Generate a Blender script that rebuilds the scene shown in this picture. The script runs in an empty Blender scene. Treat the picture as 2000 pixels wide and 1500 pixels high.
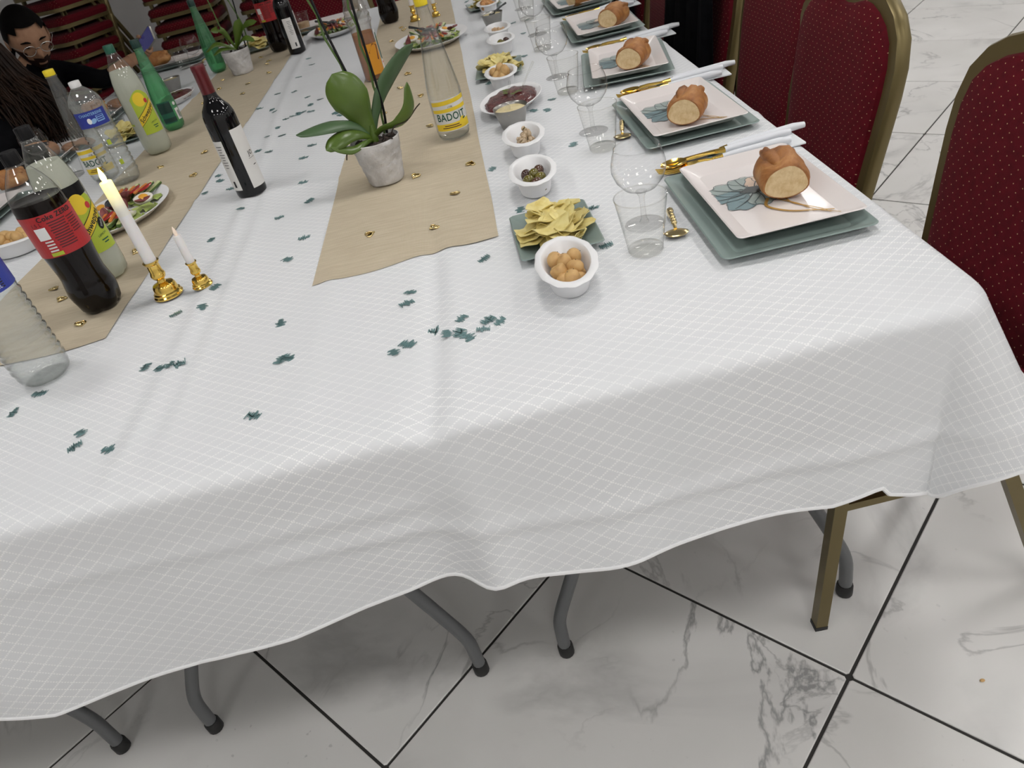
import bpy, math, random
from math import sin, cos, pi, radians as R, atan2, hypot, exp, sqrt
from mathutils import Vector, Matrix, Euler
random.seed(11)
sc = bpy.context.scene
C = sc.collection

# ------------------------------------------------------------------ camera
camd = bpy.data.cameras.new('camera')
cam = bpy.data.objects.new('camera', camd)
C.objects.link(cam)
sc.camera = cam
camd.sensor_width = 36.0
camd.lens = 25.76
camd.clip_start = 0.02
_r = Vector((0.972992, -0.099338, -0.208370)); _u = Vector((0.226694, 0.581466, 0.781350)); _b = Vector((0.043542, -0.807484, 0.588281))
cam.matrix_world = Matrix(((_r.x, _u.x, _b.x, 0), (_r.y, _u.y, _b.y, 0), (_r.z, _u.z, _b.z, 1.30), (0, 0, 0, 1)))
camd.dof.use_dof = True
camd.dof.focus_distance = 1.55
camd.dof.aperture_fstop = 9.0

# ------------------------------------------------------------------ world and light level
w = bpy.data.worlds.new('world'); sc.world = w
w.use_nodes = True
w.node_tree.nodes['Background'].inputs[0].default_value = (0.9, 0.95, 1.0, 1)
w.node_tree.nodes['Background'].inputs[1].default_value = 0.1
PANEL = 18.3                     # brightness of the ceiling panels
sc.view_settings.view_transform = 'Standard'
sc.view_settings.look = 'None'
sc.view_settings.gamma = 1.0
sc.view_settings.use_curve_mapping = False
sc.view_settings.exposure = 0.0
sc.cycles.use_denoising = True
sc.cycles.transparent_max_bounces = 40
sc.cycles.max_bounces = 8
sc.cycles.caustics_reflective = False
sc.cycles.caustics_refractive = False
sc.cycles.sample_clamp_indirect = 6.0

T = 0.72                         # height of the laid table
XR, XL, Y0, YF = 0.58, -1.70, 0.737, 4.42    # table block: right, left, near end, far end

# ------------------------------------------------------------------ materials
def nt(name):
    m = bpy.data.materials.new(name); m.use_nodes = True
    t = m.node_tree; p = t.nodes['Principled BSDF']
    return m, t, p
def mat(name, col, rough=.5, metal=0.0, **k):
    m, t, p = nt(name)
    p.inputs['Base Color'].default_value = (*col, 1)
    p.inputs['Roughness'].default_value = rough
    p.inputs['Metallic'].default_value = metal
    if 'spec' in k: p.inputs['Specular IOR Level'].default_value = k['spec']
    if 'coat' in k: p.inputs['Coat Weight'].default_value = k['coat']; p.inputs['Coat Roughness'].default_value = .05
    if 'sheen' in k: p.inputs['Sheen Weight'].default_value = k['sheen']
    if 'sss' in k:
        p.inputs['Subsurface Weight'].default_value = k['sss']; p.inputs['Subsurface Radius'].default_value = (.01, .006, .004)
        p.inputs['Subsurface Scale'].default_value = .5
    if 'emit' in k:
        p.inputs['Emission Color'].default_value = (*k['emit'], 1); p.inputs['Emission Strength'].default_value = k.get('es', 1)
    return m
def N(t, typ, **k):
    n = t.nodes.new(typ)
    for a, v in k.items(): setattr(n, a, v)
    return n
def L(t, a, b): t.links.new(a, b)
def math_(t, op, a, b=None, c=None):
    n = N(t, 'ShaderNodeMath', operation=op)
    for i, v in enumerate((a, b, c)):
        if v is None: continue
        if isinstance(v, (int, float)): n.inputs[i].default_value = v
        else: L(t, v, n.inputs[i])
    return n.outputs[0]
def ramp(t, src, stops):
    n = N(t, 'ShaderNodeValToRGB'); L(t, src, n.inputs[0])
    e = n.color_ramp.elements
    while len(e) < len(stops): e.new(.5)
    for i, (p, c) in enumerate(stops):
        e[i].position = p; e[i].color = (*c, 1) if len(c) == 3 else c
    return n.outputs[0]
def noise(t, scale, detail=4, rough=.5, dist=0.0, vec=None):
    n = N(t, 'ShaderNodeTexNoise'); n.inputs['Scale'].default_value = scale
    n.inputs['Detail'].default_value = detail; n.inputs['Roughness'].default_value = rough; n.inputs['Distortion'].default_value = dist
    if vec is not None: L(t, vec, n.inputs['Vector'])
    return n.outputs[0]
def coord(t, which='Object'):
    return N(t, 'ShaderNodeTexCoord').outputs[which]
def bump(t, p, h, strength=.3, dist=.002):
    b = N(t, 'ShaderNodeBump'); b.inputs['Strength'].default_value = strength; b.inputs['Distance'].default_value = dist
    L(t, h, b.inputs['Height']); L(t, b.outputs[0], p.inputs['Normal'])
def spotted(name, stops, scale, rough=.6, detail=5, bmp=0, bscale=None, dist=.002, **k):
    m, t, p = nt(name); v = coord(t)
    f = noise(t, scale, detail, .6, .2, v)
    L(t, ramp(t, f, stops), p.inputs['Base Color']); p.inputs['Roughness'].default_value = rough
    if bmp: bump(t, p, noise(t, bscale or scale * 3, 4, .6, 0, v), bmp, dist)
    if 'coat' in k: p.inputs['Coat Weight'].default_value = k['coat']
    if 'spec' in k: p.inputs['Specular IOR Level'].default_value = k['spec']
    return m
def clear(name, tint=(1, 1, 1), edge=(.55, .57, .57), haze=0.0, hazecol=(.85, .87, .86), power=3.0, gloss=1.0, ior=1.45):
    """thin clear plastic or glass: see-through face on, grey towards the rim, mirror by Fresnel"""
    m = bpy.data.materials.new(name); m.use_nodes = True
    t = m.node_tree; t.nodes.clear()
    lw = N(t, 'ShaderNodeLayerWeight'); lw.inputs['Blend'].default_value = .5
    f = math_(t, 'POWER', lw.outputs['Facing'], power)
    mx = N(t, 'ShaderNodeMix', data_type='RGBA'); L(t, f, mx.inputs[0])
    mx.inputs[6].default_value = (*tint, 1); mx.inputs[7].default_value = (*edge, 1)
    tr = N(t, 'ShaderNodeBsdfTransparent'); L(t, mx.outputs[2], tr.inputs[0])
    s = tr.outputs[0]
    if haze:
        df = N(t, 'ShaderNodeBsdfDiffuse'); df.inputs[0].default_value = (*hazecol, 1)
        a = N(t, 'ShaderNodeMixShader'); a.inputs[0].default_value = haze
        L(t, s, a.inputs[1]); L(t, df.outputs[0], a.inputs[2]); s = a.outputs[0]
    gl = N(t, 'ShaderNodeBsdfGlossy'); gl.inputs['Roughness'].default_value = .04
    fm = math_(t, 'MULTIPLY', math_(t, 'ADD', math_(t, 'MULTIPLY', math_(t, 'POWER', lw.outputs['Facing'], 5.0), .75), .045), gloss)
    b = N(t, 'ShaderNodeMixShader'); L(t, fm, b.inputs[0]); L(t, s, b.inputs[1]); L(t, gl.outputs[0], b.inputs[2])
    o = N(t, 'ShaderNodeOutputMaterial'); L(t, b.outputs[0], o.inputs[0])
    return m

MT = {}
def cloth_mat():
    m, t, p = nt('white_damask')
    uv = coord(t, 'UV'); sx = N(t, 'ShaderNodeSeparateXYZ'); L(t, uv, sx.inputs[0])
    su = math_(t, 'MULTIPLY', sx.outputs[0], .82); sv = math_(t, 'MULTIPLY', sx.outputs[1], 1.16)
    a = math_(t, 'ADD', su, sv); b = math_(t, 'SUBTRACT', su, sv)
    P, Q = .0238, .0050
    def fam(u, v):
        line = math_(t, 'LESS_THAN', math_(t, 'ABSOLUTE', math_(t, 'SUBTRACT', math_(t, 'FRACT', math_(t, 'DIVIDE', u, P)), .5)), .062)
        dot = math_(t, 'GREATER_THAN', math_(t, 'FRACT', math_(t, 'DIVIDE', v, Q)), .40)
        return math_(t, 'MULTIPLY', line, dot)
    d = math_(t, 'MAXIMUM', fam(a, b), fam(b, a))
    mask = ramp(t, noise(t, 5.0, 2, .5, 0, uv), [(.30, (.25,) * 3), (.62, (1,) * 3)])
    d = math_(t, 'MULTIPLY', d, mask)
    mx = N(t, 'ShaderNodeMix', data_type='RGBA'); L(t, d, mx.inputs[0])
    mx.inputs[6].default_value = (.715, .73, .75, 1); mx.inputs[7].default_value = (.93, .935, .94, 1)
    L(t, mx.outputs[2], p.inputs['Base Color'])
    L(t, math_(t, 'SUBTRACT', .62, math_(t, 'MULTIPLY', d, .3)), p.inputs['Roughness'])
    p.inputs['Specular IOR Level'].default_value = .35
    weave = N(t, 'ShaderNodeTexWave'); weave.inputs['Scale'].default_value = 160; weave.inputs['Distortion'].default_value = 1.5
    weave.bands_direction = 'Y'; L(t, uv, weave.inputs['Vector'])
    h = math_(t, 'ADD', math_(t, 'MULTIPLY', d, 1.0), math_(t, 'MULTIPLY', weave.outputs[1], .25))
    h = math_(t, 'ADD', h, math_(t, 'MULTIPLY', noise(t, 14, 3, .5, .4, uv), 1.6))
    bump(t, p, h, .35, .0014)
    return m
def runner_mat():
    m, t, p = nt('beige_burlap')
    v = coord(t); mp = N(t, 'ShaderNodeMapping'); mp.inputs['Scale'].default_value = (6, 60, 10); L(t, v, mp.inputs[0])
    f = noise(t, 3.0, 5, .6, .3, mp.outputs[0])
    L(t, ramp(t, f, [(.25, (.475, .40, .29)), (.5, (.535, .46, .34)), (.75, (.59, .515, .39))]), p.inputs['Base Color'])
    p.inputs['Roughness'].default_value = .8; p.inputs['Specular IOR Level'].default_value = .2
    w1 = N(t, 'ShaderNodeTexWave'); w1.inputs['Scale'].default_value = 130; L(t, v, w1.inputs['Vector'])
    w2 = N(t, 'ShaderNodeTexWave'); w2.inputs['Scale'].default_value = 130; w2.bands_direction = 'Y'; L(t, v, w2.inputs['Vector'])
    bump(t, p, math_(t, 'ADD', math_(t, 'MULTIPLY', math_(t, 'ADD', w1.outputs[1], w2.outputs[1]), .4), f), .4, .0012)
    return m
def tile_mat():
    m, t, p = nt('veined_white_tile')
    oi = N(t, 'ShaderNodeObjectInfo')
    cm = N(t, 'ShaderNodeVectorMath', operation='SCALE'); cm.inputs[0].default_value = (37, 91, 53); L(t, oi.outputs['Random'], cm.inputs['Scale'])
    ad = N(t, 'ShaderNodeVectorMath', operation='ADD'); L(t, coord(t), ad.inputs[0]); L(t, cm.outputs[0], ad.inputs[1])
    v = ad.outputs[0]
    def vein(scale, width, dist, off):
        o = N(t, 'ShaderNodeVectorMath', operation='ADD'); L(t, v, o.inputs[0]); o.inputs[1].default_value = (off, off * 2, 0)
        f = noise(t, scale, 7, .55, dist, o.outputs[0])
        a = math_(t, 'ABSOLUTE', math_(t, 'SUBTRACT', f, .5))
        line = ramp(t, a, [(0.0, (1,) * 3), (width, (0,) * 3)])
        msk = ramp(t, noise(t, 2.2, 2, .5, 0, o.outputs[0]), [(.48, (0,) * 3), (.62, (1,) * 3)])
        return math_(t, 'MULTIPLY', line, msk)
    v1 = vein(1.5, .010, .9, 0); v2 = vein(2.6, .012, .7, 7); v3 = math_(t, 'MULTIPLY', vein(1.3, .06, .8, 3), .35)
    k = math_(t, 'MINIMUM', math_(t, 'ADD', math_(t, 'ADD', math_(t, 'MULTIPLY', v1, .75), math_(t, 'MULTIPLY', v2, .45)), v3), .8)
    sp = ramp(t, noise(t, 70, 1, .5, 0, v), [(.72, (0,) * 3), (.78, (.5,) * 3)])
    k = math_(t, 'MAXIMUM', k, math_(t, 'MULTIPLY', sp, ramp(t, noise(t, 3, 2, .5, 0, v), [(.5, (0,) * 3), (.7, (.8,) * 3)])))
    cloud = ramp(t, noise(t, 2.0, 3, .5, .3, v), [(.3, (.62, .61, .59)), (.7, (.73, .72, .705))])
    mx = N(t, 'ShaderNodeMix', data_type='RGBA'); L(t, k, mx.inputs[0]); L(t, cloud, mx.inputs[6]); mx.inputs[7].default_value = (.20, .20, .20, 1)
    L(t, mx.outputs[2], p.inputs['Base Color']); p.inputs['Roughness'].default_value = .28
    return m
def fabric_dots(name, base, dot, sp=.021):
    m, t, p = nt(name)
    s = N(t, 'ShaderNodeSeparateXYZ'); L(t, coord(t), s.inputs[0])
    def cell(off):
        a = math_(t, 'SUBTRACT', math_(t, 'FRACT', math_(t, 'ADD', math_(t, 'DIVIDE', s.outputs[1], sp), off)), .5)
        b = math_(t, 'SUBTRACT', math_(t, 'FRACT', math_(t, 'ADD', math_(t, 'DIVIDE', s.outputs[2], sp), off)), .5)
        return math_(t, 'LESS_THAN', math_(t, 'ADD', math_(t, 'MULTIPLY', a, a), math_(t, 'MULTIPLY', b, b)), .0019)
    d = math_(t, 'MAXIMUM', cell(.0), cell(.5))
    f = noise(t, 60, 3, .6, 0, coord(t))
    c = ramp(t, f, [(.3, tuple(v * .8 for v in base)), (.7, tuple(v * 1.15 for v in base))])
    mx = N(t, 'ShaderNodeMix', data_type='RGBA'); L(t, d, mx.inputs[0]); L(t, c, mx.inputs[6]); mx.inputs[7].default_value = (*dot, 1)
    L(t, mx.outputs[2], p.inputs['Base Color']); p.inputs['Roughness'].default_value = .75; p.inputs['Sheen Weight'].default_value = .03; p.inputs['Specular IOR Level'].default_value = .15
    bump(t, p, noise(t, 500, 2, .5, 0, coord(t)), .2, .001)
    return m
def bread_mat():
    m, t, p = nt('bread_crust'); v = coord(t)
    f = noise(t, 18, 6, .65, .6, v)
    L(t, ramp(t, f, [(.30, (.17, .055, .013)), (.5, (.36, .145, .038)), (.70, (.55, .29, .10))]), p.inputs['Base Color'])
    p.inputs['Roughness'].default_value = .55; bump(t, p, noise(t, 120, 4, .65, 0, v), .5, .002)
    return m

MT['cloth'] = cloth_mat(); MT['runner'] = runner_mat(); MT['tile'] = tile_mat()
MT['grout'] = mat('dark_grout', (.028, .026, .024), .8)
MT['wall'] = spotted('white_wall_paint', [(.3, (.72, .71, .70)), (.7, (.78, .77, .76))], 3, .7)
MT['ceil'] = mat('ceiling_grey', (.32, .32, .32), .8)
MT['panel'] = mat('light_diffuser', (.9, .9, .9), .5, emit=(1.0, .98, .955), es=PANEL)
MT['panelframe'] = mat('light_frame', (.7, .7, .7), .4)
MT['red'] = fabric_dots('red_dotted_upholstery', (.105, .003, .009), (.62, .40, .22))
MT['brass'] = mat('olive_gold_paint', (.155, .120, .048), .38, .55)
MT['rubber'] = mat('black_rubber', (.012, .012, .012), .6)
MT['grey'] = mat('grey_powder_coat', (.13, .135, .14), .38, .2)
MT['tabletop'] = mat('table_plastic', (.6, .6, .6), .5)
MT['sage'] = mat('sage_green_card', (.235, .30, .28), .33, coat=.15)
MT['plate'] = mat('printed_card_plate', (.74, .69, .675), .30, coat=.25)
MT['white'] = mat('white_plastic', (.80, .80, .80), .38)
MT['foam'] = mat('white_moulded_pulp', (.80, .80, .81), .55)
MT['gold'] = mat('gold_plastic', (.83, .57, .14), .16, 1.0)
MT['palegold'] = mat('pale_gold_foil', (.72, .58, .30), .2, 1.0)
MT['handle'] = mat('white_handle', (.76, .78, .82), .3)
MT['crust'] = bread_mat()
MT['crumbtop'] = spotted('pale_split_crust', [(.3, (.45, .22, .07)), (.6, (.62, .38, .16))], 60, .7, 4, .7, 130)
MT['crumb'] = spotted('bread_crumb', [(.3, (.60, .42, .20)), (.6, (.74, .58, .34))], 90, .8, 4, .6, 160)
MT['glass'] = clear('clear_cup_plastic', (.975, .975, .965), (.36, .36, .35), 0.0, power=7)
MT['wglass'] = clear('clear_glass', (.985, .985, .985), (.25, .26, .26), 0.0, power=5.5)
MT['pet'] = clear('clear_bottle_plastic', (.98, .985, .98), (.38, .40, .40), .012, power=5.0, gloss=1.5)
MT['petwater'] = clear('ribbed_bottle_plastic', (.94, .95, .945), (.38, .40, .40), .11, (.80, .82, .80), power=3.5, gloss=2.0)
MT['petgreen'] = clear('green_bottle_plastic', (.45, .83, .56), (.06, .30, .15), .20, (.22, .56, .32), power=2.2)
MT['jug'] = clear('clear_jug_plastic', (.93, .92, .90), (.4, .38, .38), .10, (.75, .73, .70), power=1.5, gloss=1.6)
MT['winebottle'] = mat('black_wine_glass', (.003, .003, .004), .06, spec=.45)
MT['cola'] = mat('cola', (.004, .002, .0015), .10, spec=.3)
def liquid(name, col, tr=.35):
    m = bpy.data.materials.new(name); m.use_nodes = True; t = m.node_tree; t.nodes.clear()
    d = N(t, 'ShaderNodeBsdfDiffuse'); d.inputs[0].default_value = (*col, 1)
    s = N(t, 'ShaderNodeBsdfTranslucent'); s.inputs[0].default_value = (*col, 1)
    a = N(t, 'ShaderNodeMixShader'); a.inputs[0].default_value = .45; L(t, d.outputs[0], a.inputs[1]); L(t, s.outputs[0], a.inputs[2])
    x = N(t, 'ShaderNodeBsdfTransparent'); x.inputs[0].default_value = (*[min(1, c * 1.15) for c in col], 1)
    b = N(t, 'ShaderNodeMixShader'); b.inputs[0].default_value = tr; L(t, a.outputs[0], b.inputs[1]); L(t, x.outputs[0], b.inputs[2])
    o = N(t, 'ShaderNodeOutputMaterial'); L(t, b.outputs[0], o.inputs[0]); return m
MT['lemonade'] = liquid('cloudy_lemonade', (.76, .78, .69), .20)
MT['juice'] = liquid('amber_drink', (.55, .22, .03), .25)
MT['lemonwater'] = clear('still_water', (.985, .99, .985), (.62, .64, .63), .012, power=3, gloss=.5)
MT['capred'] = mat('dark_red_foil', (.115, .006, .012), .32, .3, coat=.3)
MT['black'] = mat('black_plastic', (.004, .004, .005), .35, spec=.25)
MT['yellow'] = mat('yellow_plastic', (.80, .62, .02), .35)
MT['green'] = mat('dark_green_plastic', (.012, .10, .06), .35)
MT['dkgreen'] = mat('very_dark_green_plastic', (.006, .035, .028), .35)
MT['lblred'] = mat('red_label', (.42, .018, .022), .4)
MT['lblgreen'] = mat('lime_label', (.42, .52, .04), .45)
MT['lblyellow'] = mat('yellow_label', (.80, .58, .03), .45)
MT['lblwhite'] = mat('white_paper_label', (.70, .69, .67), .55)
MT['lblblue'] = mat('blue_label', (.018, .035, .28), .4)
MT['lblorange'] = mat('orange_label', (.62, .27, .02), .45)
MT['maroon'] = mat('maroon_print', (.07, .008, .012), .5)
MT['ink'] = mat('black_ink', (.012, .012, .014), .6)
MT['inkgreen'] = mat('green_ink', (.005, .075, .045), .6)
MT['inkwhite'] = mat('white_ink', (.8, .8, .8), .6)
MT['inkblue'] = mat('pale_blue_ink', (.25, .45, .75), .6)
MT['inkred'] = mat('red_ink', (.5, .03, .03), .6)
MT['leaf'] = spotted('orchid_leaf', [(.3, (.060, .108, .012)), (.7, (.095, .160, .020))], 9, .32, 3, .15, 40, coat=.03)
MT['leafback'] = spotted('orchid_leaf_dull', [(.3, (.045, .09, .035)), (.7, (.07, .13, .055))], 9, .4, 3)
MT['stem'] = mat('orchid_stem', (.07, .13, .025), .5)
MT['soil'] = spotted('bark_soil', [(.3, (.012, .008, .006)), (.7, (.07, .05, .04))], 80, .9, 5, 1, 90, .006)
MT['wrap'] = spotted('crinkled_pot_wrap', [(.3, (.40, .39, .39)), (.7, (.66, .65, .65))], 22, .45, 5, .9, 26, .012)
MT['wax'] = mat('white_wax', (.80, .78, .77), .45, sss=.3)
def glow_mat():
    m, t, p = nt('lit_wax'); p.inputs['Base Color'].default_value = (.8, .78, .7, 1)
    sz = N(t, 'ShaderNodeSeparateXYZ'); L(t, coord(t), sz.inputs[0])
    r_ = N(t, 'ShaderNodeMapRange'); L(t, sz.outputs[2], r_.inputs[0]); r_.inputs[1].default_value = .180; r_.inputs[2].default_value = .232; r_.inputs[3].default_value = 0; r_.inputs[4].default_value = 1
    p.inputs['Emission Color'].default_value = (1.0, .84, .18, 1); L(t, math_(t, 'MULTIPLY', math_(t, 'POWER', r_.outputs[0], 1.5), 1.25), p.inputs['Emission Strength'])
    return m
MT['glow'] = glow_mat()
MT['flame'] = mat('led_flame', (.95, .9, .5), .4, emit=(1.0, .93, .40), es=2.2)
MT['paleflame'] = mat('faint_glow_flame', (.80, .66, .55), .4, emit=(1, .8, .6), es=.15)  # flame of an unlit candle, faint warm glow put into its material
MT['teal'] = mat('teal_foil', (.16, .28, .285), .4, .3)
MT['chip'] = spotted('potato_crisp', [(.25, (.56, .42, .10)), (.5, (.74, .63, .25)), (.8, (.80, .71, .36))], 30, .5, 4, .5, 70)
MT['cracker'] = spotted('golden_cracker', [(.2, (.36, .18, .06)), (.5, (.58, .36, .14)), (.85, (.66, .45, .21))], 34, .5, 4, .25, 90)
MT['speck'] = mat('pepper_speck', (.03, .02, .015), .7)
MT['olivegreen'] = spotted('green_olive', [(.3, (.10, .085, .015)), (.7, (.20, .17, .03))], 30, .22, 3, coat=.4)
MT['olivedark'] = spotted('dark_olive', [(.3, (.035, .014, .016)), (.7, (.12, .06, .035))], 30, .22, 3, coat=.4)
MT['shell'] = spotted('pistachio_shell', [(.3, (.40, .28, .16)), (.7, (.62, .50, .36))], 60, .6, 3)
MT['nutgreen'] = mat('pistachio_kernel', (.14, .12, .03), .6)
MT['peanut'] = spotted('salted_nut', [(.3, (.45, .28, .15)), (.7, (.62, .45, .28))], 50, .6, 3)
MT['pinkcracker'] = spotted('orange_cracker', [(.3, (.45, .20, .06)), (.7, (.66, .36, .15))], 40, .6, 3)
MT['steel'] = spotted('brushed_steel', [(.3, (.30, .29, .27)), (.7, (.40, .39, .37))], 8, .30, 3); MT['steel'].node_tree.nodes['Principled BSDF'].inputs['Metallic'].default_value = .9
MT['cream'] = spotted('pale_yellow_dip', [(.3, (.66, .54, .26)), (.7, (.76, .66, .40))], 60, .45, 3, .6, 50, .006)
MT['beet'] = spotted('dark_red_salad', [(.3, (.035, .004, .006)), (.7, (.16, .018, .014))], 90, .3, 5, 1, 120, .008, coat=.4)
MT['herb'] = mat('herb_green', (.10, .14, .02), .6)
MT['cuke'] = spotted('cucumber_flesh', [(.3, (.46, .52, .20)), (.7, (.60, .64, .34))], 50, .4, 3)
MT['cukeskin'] = spotted('cucumber_skin', [(.3, (.035, .085, .012)), (.7, (.09, .16, .03))], 40, .35, 3)
MT['carrot'] = spotted('carrot', [(.3, (.60, .16, .02)), (.7, (.72, .26, .05))], 40, .5, 3)
MT['pepper'] = spotted('red_pepper', [(.3, (.25, .008, .008)), (.7, (.42, .03, .02))], 30, .25, 3, coat=.3)
MT['eggwhite'] = mat('egg_white', (.80, .76, .68), .3)
MT['yolk'] = mat('egg_yolk', (.76, .36, .03), .5)
MT['salami'] = spotted('cured_meat', [(.35, (.14, .025, .03)), (.6, (.30, .09, .085))], 60, .5, 4)
MT['lettuce'] = spotted('lettuce', [(.3, (.22, .32, .05)), (.7, (.42, .50, .16))], 24, .5, 4)
MT['spoonblack'] = mat('dark_grey_spoon', (.045, .05, .055), .2)
MT['petal1'] = mat('print_grey_green', (.31, .37, .355), .35)
MT['petal2'] = mat('print_teal', (.17, .255, .275), .35)
MT['petal3'] = mat('print_charcoal', (.045, .055, .055), .35)
MT['petaledge'] = mat('print_dark_teal', (.09, .13, .14), .35)
MT['petal4'] = mat('print_peach', (.66, .50, .38), .35)
MT['printgold'] = mat('print_gold_line', (.50, .30, .08), .35, .3)
MT['napkin'] = mat('white_napkin', (.74, .76, .78), .8)
MT['napteal'] = mat('napkin_teal_print', (.30, .44, .46), .8)
MT['blackcloth'] = spotted('black_cloth', [(.3, (.002, .002, .003)), (.7, (.005, .005, .006))], 20, .95, 3, .3, 200, spec=.06)
MT['skin'] = spotted('skin', [(.3, (.30, .16, .095)), (.7, (.37, .21, .13))], 30, .55, 3, spec=.2)
MT['hairblack'] = mat('black_hair', (.003, .0025, .0025), .6, spec=.03)
MT['hairbrown'] = spotted('brown_hair', [(.3, (.006, .003, .002)), (.7, (.028, .013, .007))], 14, .5, 4, spec=.15)
MT['beard'] = mat('short_beard', (.022, .010, .008), .8, spec=.1)
MT['wire'] = mat('thin_metal', (.6, .58, .55), .25, 1.0)
MT['lens'] = clear('spectacle_lens', (.92, .92, .92), (.6, .6, .6), power=2)
MT['screen'] = mat('phone_screen', (.02, .02, .05), .1, emit=(.08, .08, .34), es=.22)
MT['phone'] = mat('phone_body', (.25, .24, .22), .3, .6)

# ------------------------------------------------------------------ mesh helpers
class MB:
    def __init__(s): s.v = []; s.f = []; s.uv = []
    def add(s, vs, fs):
        o = len(s.v); s.v += [tuple(v) for v in vs]; s.f += [tuple(i + o for i in f) for f in fs]; return s
    def box(s, c, d, M=None):
        x, y, z = (k / 2 for k in d)
        vs = [Vector((sx * x, sy * y, sz * z)) for sx in (-1, 1) for sy in (-1, 1) for sz in (-1, 1)]
        vs = [((M @ v) if M else v) + Vector(c) for v in vs]
        return s.add(vs, [(0, 1, 3, 2), (4, 6, 7, 5), (0, 4, 5, 1), (2, 3, 7, 6), (0, 2, 6, 4), (1, 5, 7, 3)])
    def rings(s, rings, cap0=True, cap1=True, close=True):
        o = len(s.v); n = len(rings[0])
        for r in rings: s.v += [tuple(p) for p in r]
        for i in range(len(rings) - 1):
            for j in range(n if close else n - 1):
                k = (j + 1) % n
                s.f.append((o + i * n + j, o + i * n + k, o + (i + 1) * n + k, o + (i + 1) * n + j))
        if cap0: s.f.append(tuple(o + j for j in reversed(range(n))))
        if cap1: s.f.append(tuple(o + (len(rings) - 1) * n + j for j in range(n)))
        return s
    def lathe(s, prof, n=28, c=(0, 0, 0), rm=None, cap0=True, cap1=True):
        rs = []
        for r, z in prof:
            rs.append([(c[0] + (r * (rm(2 * pi * j / n, z) if rm else 1)) * cos(2 * pi * j / n), c[1] + (r * (rm(2 * pi * j / n, z) if rm else 1)) * sin(2 * pi * j / n), c[2] + z) for j in range(n)])
        return s.rings(rs, cap0, cap1)
    def tube(s, path, rad, n=8, cap=True, sq=False):
        P = [Vector(p) for p in path]; rs = []; up = None
        for i, p in enumerate(P):
            d = (P[min(i + 1, len(P) - 1)] - P[max(i - 1, 0)]).normalized()
            if up is None:
                a = Vector((0, 0, 1)) if abs(d.z) < .9 else Vector((0, 1, 0))
                up = (a - d * a.dot(d)).normalized()
            else: up = (up - d * up.dot(d)).normalized()
            sd = d.cross(up); r = rad[i] if isinstance(rad, (list, tuple)) else rad
            a0 = pi / 4 if sq else 0; nn = 4 if sq else n
            rr = r * 1.35 if sq else r
            rs.append([p + (sd * cos(a0 + 2 * pi * j / nn) + up * sin(a0 + 2 * pi * j / nn)) * rr for j in range(nn)])
        return s.rings(rs, cap, cap)
    def ell(s, c, r, n=12, m=8, M=None, fn=None):
        rs = []
        for i in range(1, m):
            th = pi * i / m; row = []
            for j in range(n):
                ph = 2 * pi * j / n; d = Vector((sin(th) * cos(ph), sin(th) * sin(ph), -cos(th)))
                v = Vector((d.x * r[0], d.y * r[1], d.z * r[2]))
                if fn: v = fn(v, d)
                row.append((M @ v if M else v) + Vector(c))
            rs.append(row)
        o = len(s.v); s.rings(rs, False, False)
        for sgn, k in ((-1, 0), (1, len(rs) - 1)):
            v = Vector((0, 0, sgn * r[2]))
            if fn: v = fn(v, Vector((0, 0, sgn)))
            s.v.append(tuple((M @ v if M else v) + Vector(c))); q = len(s.v) - 1
            for j in range(n):
                a, b = o + k * n + j, o + k * n + (j + 1) % n
                s.f.append((q, b, a) if sgn < 0 else (q, a, b))
        return s
    def poly(s, pts, z0, z1):
        n = len(pts); return s.rings([[(x, y, z0) for x, y in pts], [(x, y, z1) for x, y in pts]])
    def mesh(s, name, smooth=True, ang=40):
        me = bpy.data.meshes.new(name); me.from_pydata(s.v, [], s.f); me.update()
        if smooth:
            me.polygons.foreach_set('use_smooth', [True] * len(me.polygons))
            if ang: me.set_sharp_from_angle(angle=R(ang))
        return me
def O(name, mb, material, parent=None, loc=(0, 0, 0), rot=(0, 0, 0), smooth=True, ang=40):
    me = mb.mesh(name, smooth, ang) if isinstance(mb, MB) else mb
    if isinstance(material, str): material = MT[material]
    if material and not me.materials: me.materials.append(material)
    o = bpy.data.objects.new(name, me); C.objects.link(o); o.location = loc; o.rotation_euler = rot
    if parent: o.parent = parent
    return o
def tag(o, label, cat, group=None, kind=None):
    o['label'] = label; o['category'] = cat
    if group: o['group'] = group
    if kind: o['kind'] = kind
    return o
def thing(name, label, cat, loc=(0, 0, 0), rz=0.0, group=None):
    o = bpy.data.objects.new(name, None); C.objects.link(o); o.empty_display_size = .05
    o.location = loc; o.rotation_euler = (0, 0, rz); return tag(o, label, cat, group)
def struct(o): o['kind'] = 'structure'; return o
def dup(o, parent=None, label=None, loc=None, rz=None):
    c = o.copy(); C.objects.link(c); c.parent = parent
    if label: c['label'] = label
    if loc is not None: c.location = loc
    if rz is not None: c.rotation_euler = (0, 0, rz)
    for ch in [k for k in bpy.data.objects if k.parent == o]: dup(ch, c)
    return c
def rrect(w, l, r, z, n=5, dx=0, dy=0):
    pts = []
    for cx, cy, a0 in ((w / 2 - r, l / 2 - r, 0), (-w / 2 + r, l / 2 - r, 90), (-w / 2 + r, -l / 2 + r, 180), (w / 2 - r, -l / 2 + r, 270)):
        for k in range(n + 1):
            a = R(a0 + 90 * k / n); pts.append((cx + r * cos(a) + dx, cy + r * sin(a) + dy, z))
    return pts
def bez(a, b, c, n=10):
    a, b, c = Vector(a), Vector(b), Vector(c)
    return [a * (1 - t) ** 2 + b * 2 * t * (1 - t) + c * t * t for t in [i / n for i in range(n + 1)]]
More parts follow.
